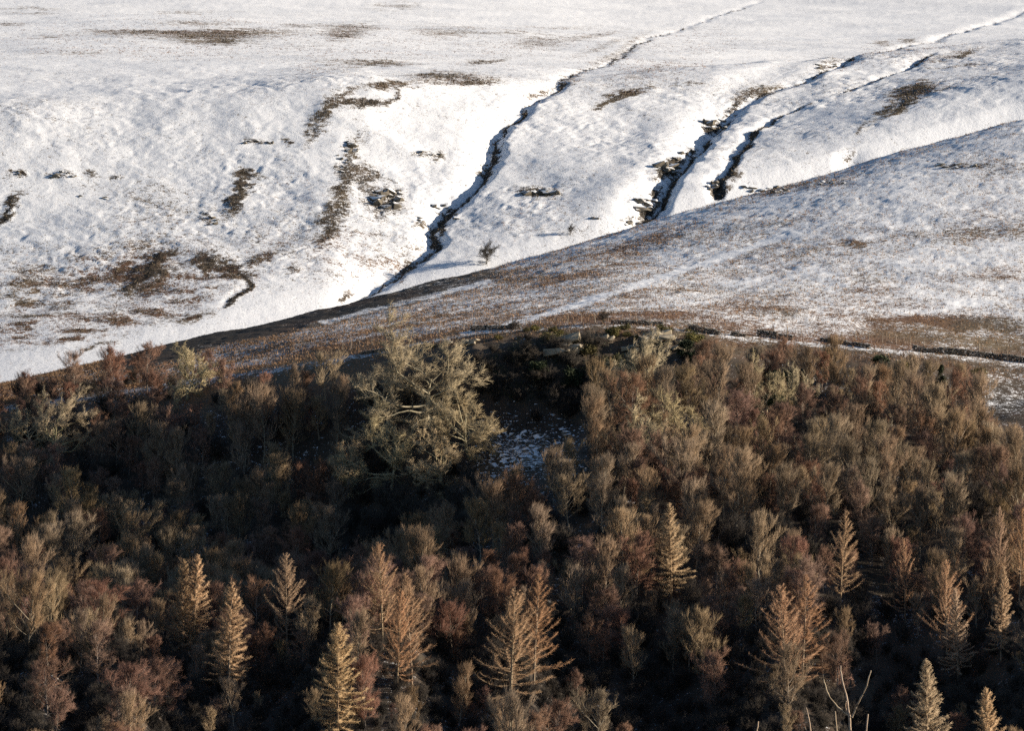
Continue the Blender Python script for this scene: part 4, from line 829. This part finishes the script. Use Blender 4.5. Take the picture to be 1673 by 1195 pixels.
# collapsed dry stone walls along the top of the wood
def wall(pts_, label, hgt=1.0):
    W = np.array([hit(u, v, 1055) for u, v in pts_]); sp, sz = [], []
    seg = np.linalg.norm(np.diff(W[:, :2], axis=0), axis=1); tot = seg.sum(); cum = np.concatenate([[0], np.cumsum(seg)])
    for s in np.arange(0, tot, .26):
        x = np.interp(s, cum, W[:, 0]); y = np.interp(s, cum, W[:, 1]); hh = hgt * (.55 + .45 * float(vnoise(np.array(s / 3.0), np.array(hgt * 7 + pts_[0][0]), 5)))
        for zz in np.arange(0.05, hh, .21):
            for k in (-.2, .2):
                sp.append((x + rng.normal(0, .06), y + k * (1 - .3 * zz) + rng.normal(0, .05), at_ground(x, y) + zz)); sz.append(rng.uniform(.24, .42))
    return rubble('dry_stone_wall', sp, sz, 'wall', label, 'stone wall', kind='thing')
wall([(1125, 541), (1150, 544), (1175, 548)], 'short dark stone wall stretch above the rim oak gorse', 1.3)
wall([(1195, 548), (1218, 551)], 'lone stub of dark stone wall', .9)
wall([(1238, 549), (1262, 552), (1294, 557)], 'dark stone wall stretch between stub and gateway', 1.3)
wall([(1342, 557), (1375, 562), (1400, 566), (1422, 570)], 'low stone wall with pale tumbled stones in front', 1.0)
wall([(1492, 574), (1530, 577), (1570, 581), (1620, 586), (1690, 594)], 'long low dark stone wall above the open slope', 1.3)
wall([(770, 541), (800, 539), (850, 537)], 'dark wall top along the quarry lip', 1.1)
wall([(1000, 530), (1040, 531), (1085, 533)], 'turf covered dark wall behind the rim oak', 1.0)
wall([(590, 580), (615, 576), (650, 570)], 'low dark wall beside the fence near the oak clump', .8)

# stock fence
FP = [(560, 572), (590, 568), (640, 558), (700, 548), (760, 540), (830, 533), (880, 529), (940, 527), (1000, 526), (1060, 529), (1120, 534), (1200, 541), (1300, 549), (1380, 554), (1445, 561), (1530, 568), (1610, 578), (1690, 588)]
FW = np.array([hit(u, v, 1085) for u, v in FP])
cum = np.concatenate([[0], np.cumsum(np.linalg.norm(np.diff(FW[:, :2], axis=0), axis=1))])
ff = empty('stock_fence', FW[0], 'thin wooden post and wire fence along the top of the wood', 'fence')
f0 = Vector(FW[0]); tops = []
bm = bmesh.new(); bmesh.ops.create_cone(bm, cap_ends=True, segments=7, radius1=.075, radius2=.07, depth=1.7)
for v_ in bm.verts: v_.co.x += .01 * math.sin(v_.co.z * 3)
pm = bpy.data.meshes.new('post'); bm.to_mesh(pm); bm.free(); pm.materials.append(M['post'])
for i, s in enumerate(np.arange(0, cum[-1], 2.6)):
    x = np.interp(s, cum, FW[:, 0]); y = np.interp(s, cum, FW[:, 1]) + rng.normal(0, .05); z = at_ground(x, y)
    o = link('post', pm, None, ff); o.location = Vector((x, y, z + .55)) - f0; o.rotation_euler = (rng.normal(0, .05), rng.normal(0, .05), rng.uniform(0, 3))
    big = i % 14 == 6; k = 1.25 if big else rng.uniform(.9, 1.05); o.scale = (1.4 if big else 1, 1.4 if big else 1, k)
    tops.append((x, y, z, k))
for hz in (.45, .8, 1.15):
    mb = Mesh3(); Q = np.array([(x - f0.x, y - f0.y - .08, z + hz - f0.z) for x, y, z, k in tops]); tube(mb, Q, np.full(len(Q), .010), 3)
    link('wire', mb.make('wire'), M['wire'], ff)

# ------------------------------------------------------------------ uncountable cover: undergrowth, moor grass, ivy
mb = Mesh3(); n_cl = 3100; C_ = []
while len(C_) < n_cl:
    d = math.sqrt(rng.uniform(820 ** 2, 1128 ** 2)); u = rng.uniform(-30, 1703)
    vg = H0 / 2 - FPX * math.tan(math.atan(float(zcol(u, d)) / d) + PITCH)
    if vg > 1320 or (excluded(u, vg - 6) and not (780 < u < 1130 and 545 < vg < 700 and rng.uniform() < .8)): continue
    C_.append(((u - W0 / 2) / FPX * d / math.cos(PITCH), d, float(zcol(u, d))))
C_ = np.array(C_); m = 19
a = rng.uniform(0, 6.28, (n_cl, m)); rr = rng.uniform(0, 1.6, (n_cl, m)); hgt = rng.uniform(.5, 2.0, (n_cl, m)) * rng.uniform(.5, 1.2, (n_cl, 1))
P0 = C_[:, None] + np.stack([np.cos(a) * rr, np.sin(a) * rr, 0 * a - .1], -1); P1 = P0 + np.stack([np.cos(a) * rr * .35 + rng.normal(0, .35, a.shape), np.sin(a) * rr * .35 + rng.normal(0, .35, a.shape), hgt], -1)
spikes(mb, P0.reshape(-1, 3), P1.reshape(-1, 3), rng.uniform(.014, .026, n_cl * m))
mid = (P0 * .5 + P1 * .5).reshape(-1, 3); spikes(mb, mid, mid + rng.normal(0, .35, mid.shape) + np.array([0, 0, .4]), .014)
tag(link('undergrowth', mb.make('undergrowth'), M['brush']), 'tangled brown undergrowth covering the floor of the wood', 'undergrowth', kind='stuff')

mb = Mesh3(); rows = np.nonzero((GS > 7.3) & (GS < 10.4))[0]; cols = np.nonzero((UC > -30) & (UC < 1703))[0]
n = 72000; ri = rng.integers(rows[0], rows[-1], n); ci = rng.integers(cols[0], cols[-1], n)
keep = (cov[ri, ci] + rng.normal(0, .2, n) < .70) & (band[ri, ci] + rng.normal(0, .15, n) < .35); ri, ci = ri[keep], ci[keep]; n = len(ri)
B = np.stack([GX[ri, ci], GD[ri, ci], GZ[ri, ci] - .03], -1) + rng.uniform(-.25, .25, (n, 3)) * np.array([1, 1, 0])
bl = 3; off = rng.normal(0, .16, (n, bl, 3)) * np.array([1, 1, 0]); b0 = B[:, None] + off; b1 = b0 + off * 1.0 + rng.normal(0, .08, (n, bl, 3)) + np.array([0, 0, 1.0]) * rng.uniform(.14, .48, (n, bl, 1))
wv_ = unit(rng.normal(0, 1, (n, bl, 3)) * np.array([1, .4, 0])) * rng.uniform(.03, .08, (n, bl, 1))
V = np.stack([b0 - wv_, b0 + wv_, b1], 2).reshape(-1, 3); mb.add(V, np.arange(len(V)).reshape(-1, 3))
tag(link('moor_grass', mb.make('moor_grass', False), M['grass']), 'dry brown grass tufts poking through the snow on the spur', 'grass', kind='stuff')

def tufts(name, sel, nb_, hmin, hmax, spread, wid_, material, label, cat):
    ri, ci = sel; n = len(ri); mb = Mesh3()
    B = np.stack([GX[ri, ci], GD[ri, ci], GZ[ri, ci] - .03], -1) + rng.uniform(-.3, .3, (n, 3)) * np.array([1, 1, 0])
    off = rng.normal(0, spread, (n, nb_, 3)) * np.array([1, 1, 0]); b0 = B[:, None] + off
    b1 = b0 + off * .8 + rng.normal(0, .07, (n, nb_, 3)) + np.array([0, 0, 1.0]) * rng.uniform(hmin, hmax, (n, nb_, 1))
    w_ = unit(rng.normal(0, 1, (n, nb_, 3)) * np.array([1, .5, 0])) * rng.uniform(*wid_, (n, nb_, 1))
    V = np.stack([b0 - w_, b0 + w_, b1], 2).reshape(-1, 3); mb.add(V, np.arange(len(V)).reshape(-1, 3))
    return tag(link(name, mb.make(name, False), M[material]), label, cat, kind='stuff')
M['heather'] = plant_material('heather_sprigs', (0.10, 0.075, 0.05), (0.27, 0.20, 0.13))
hr = np.nonzero((GS > 12.6) & (GS < 17.6))[0]; cc = np.nonzero((UC > -30) & (UC < 1703))[0]
n = 150000; ri = rng.integers(hr[0], hr[-1], n); ci = rng.integers(cc[0], cc[-1], n); cvv = cov[ri, ci] + rng.normal(0, .08, n)
k1 = np.nonzero(cvv < .33)[0][:13000]; k2 = np.nonzero((cvv >= .40) & (rng.uniform(0, 1, n) < np.clip(1.3 - cvv, .03, 1) * .5))[0][:24000]
tufts('heather', (ri[k1], ci[k1]), 5, .15, .55, .22, (.05, .12), 'heather', 'dark heather clumps growing in patches on the snowy hill', 'heather')
k3 = k2[hue[ri[k2], ci[k2]] > .16]; k2 = k2[hue[ri[k2], ci[k2]] <= .16]
M['bracken'] = plant_material('bracken_fronds', (0.15, 0.075, 0.045), (0.36, 0.19, 0.115))
tufts('bracken', (ri[k3], ci[k3]), 4, .12, .40, .2, (.03, .08), 'bracken', 'dead russet bracken showing through snow on the lower hill', 'bracken')
tufts('hill_grass', (ri[k2], ci[k2]), 3, .10, .30, .14, (.02, .05), 'grass', 'thin dry grass poking through snow on the hill', 'grass')
mb = Mesh3(); q = []
for i in range(9000):
    u, v = rng.uniform(790, 1120), rng.uniform(548, 660)
    if float(fbm(np.array(u / 30), np.array(v / 18), 2, 131)) < .02: continue
    q.append((u, v))
uu = np.array(q); L_ = []
for u, v in uu[::6]: L_.append(hit(u, v, 1040))
L_ = np.array(L_); L_ = np.repeat(L_, 9, 0) + rng.normal(0, .45, (len(L_) * 9, 3)); n = len(L_)
d1 = unit(rng.normal(0, 1, (n, 3))); d2 = unit(np.cross(d1, rng.normal(0, 1, (n, 3)))); s = rng.uniform(.10, .24, n)[:, None]
V = np.stack([L_ - d1 * s, L_ + d2 * s * .5, L_ + d1 * s, L_ - d2 * s * .5], 1).reshape(-1, 3); i4 = np.arange(n)[:, None] * 4
mb.add(V, np.concatenate([i4 + np.array([0, 1, 2]), i4 + np.array([0, 2, 3])]))
tag(link('ivy', mb.make('ivy', False), M['green']), 'dark ivy and bramble hanging over the quarry face', 'ivy', kind='stuff')
tot = sum(len(m_e.polygons) * (2 if len(m_e.polygons) and len(m_e.polygons[0].vertices) == 4 else 1) for m_e in bpy.data.meshes if m_e.users)
print('done', time.time() - T0, 'tris', tot)
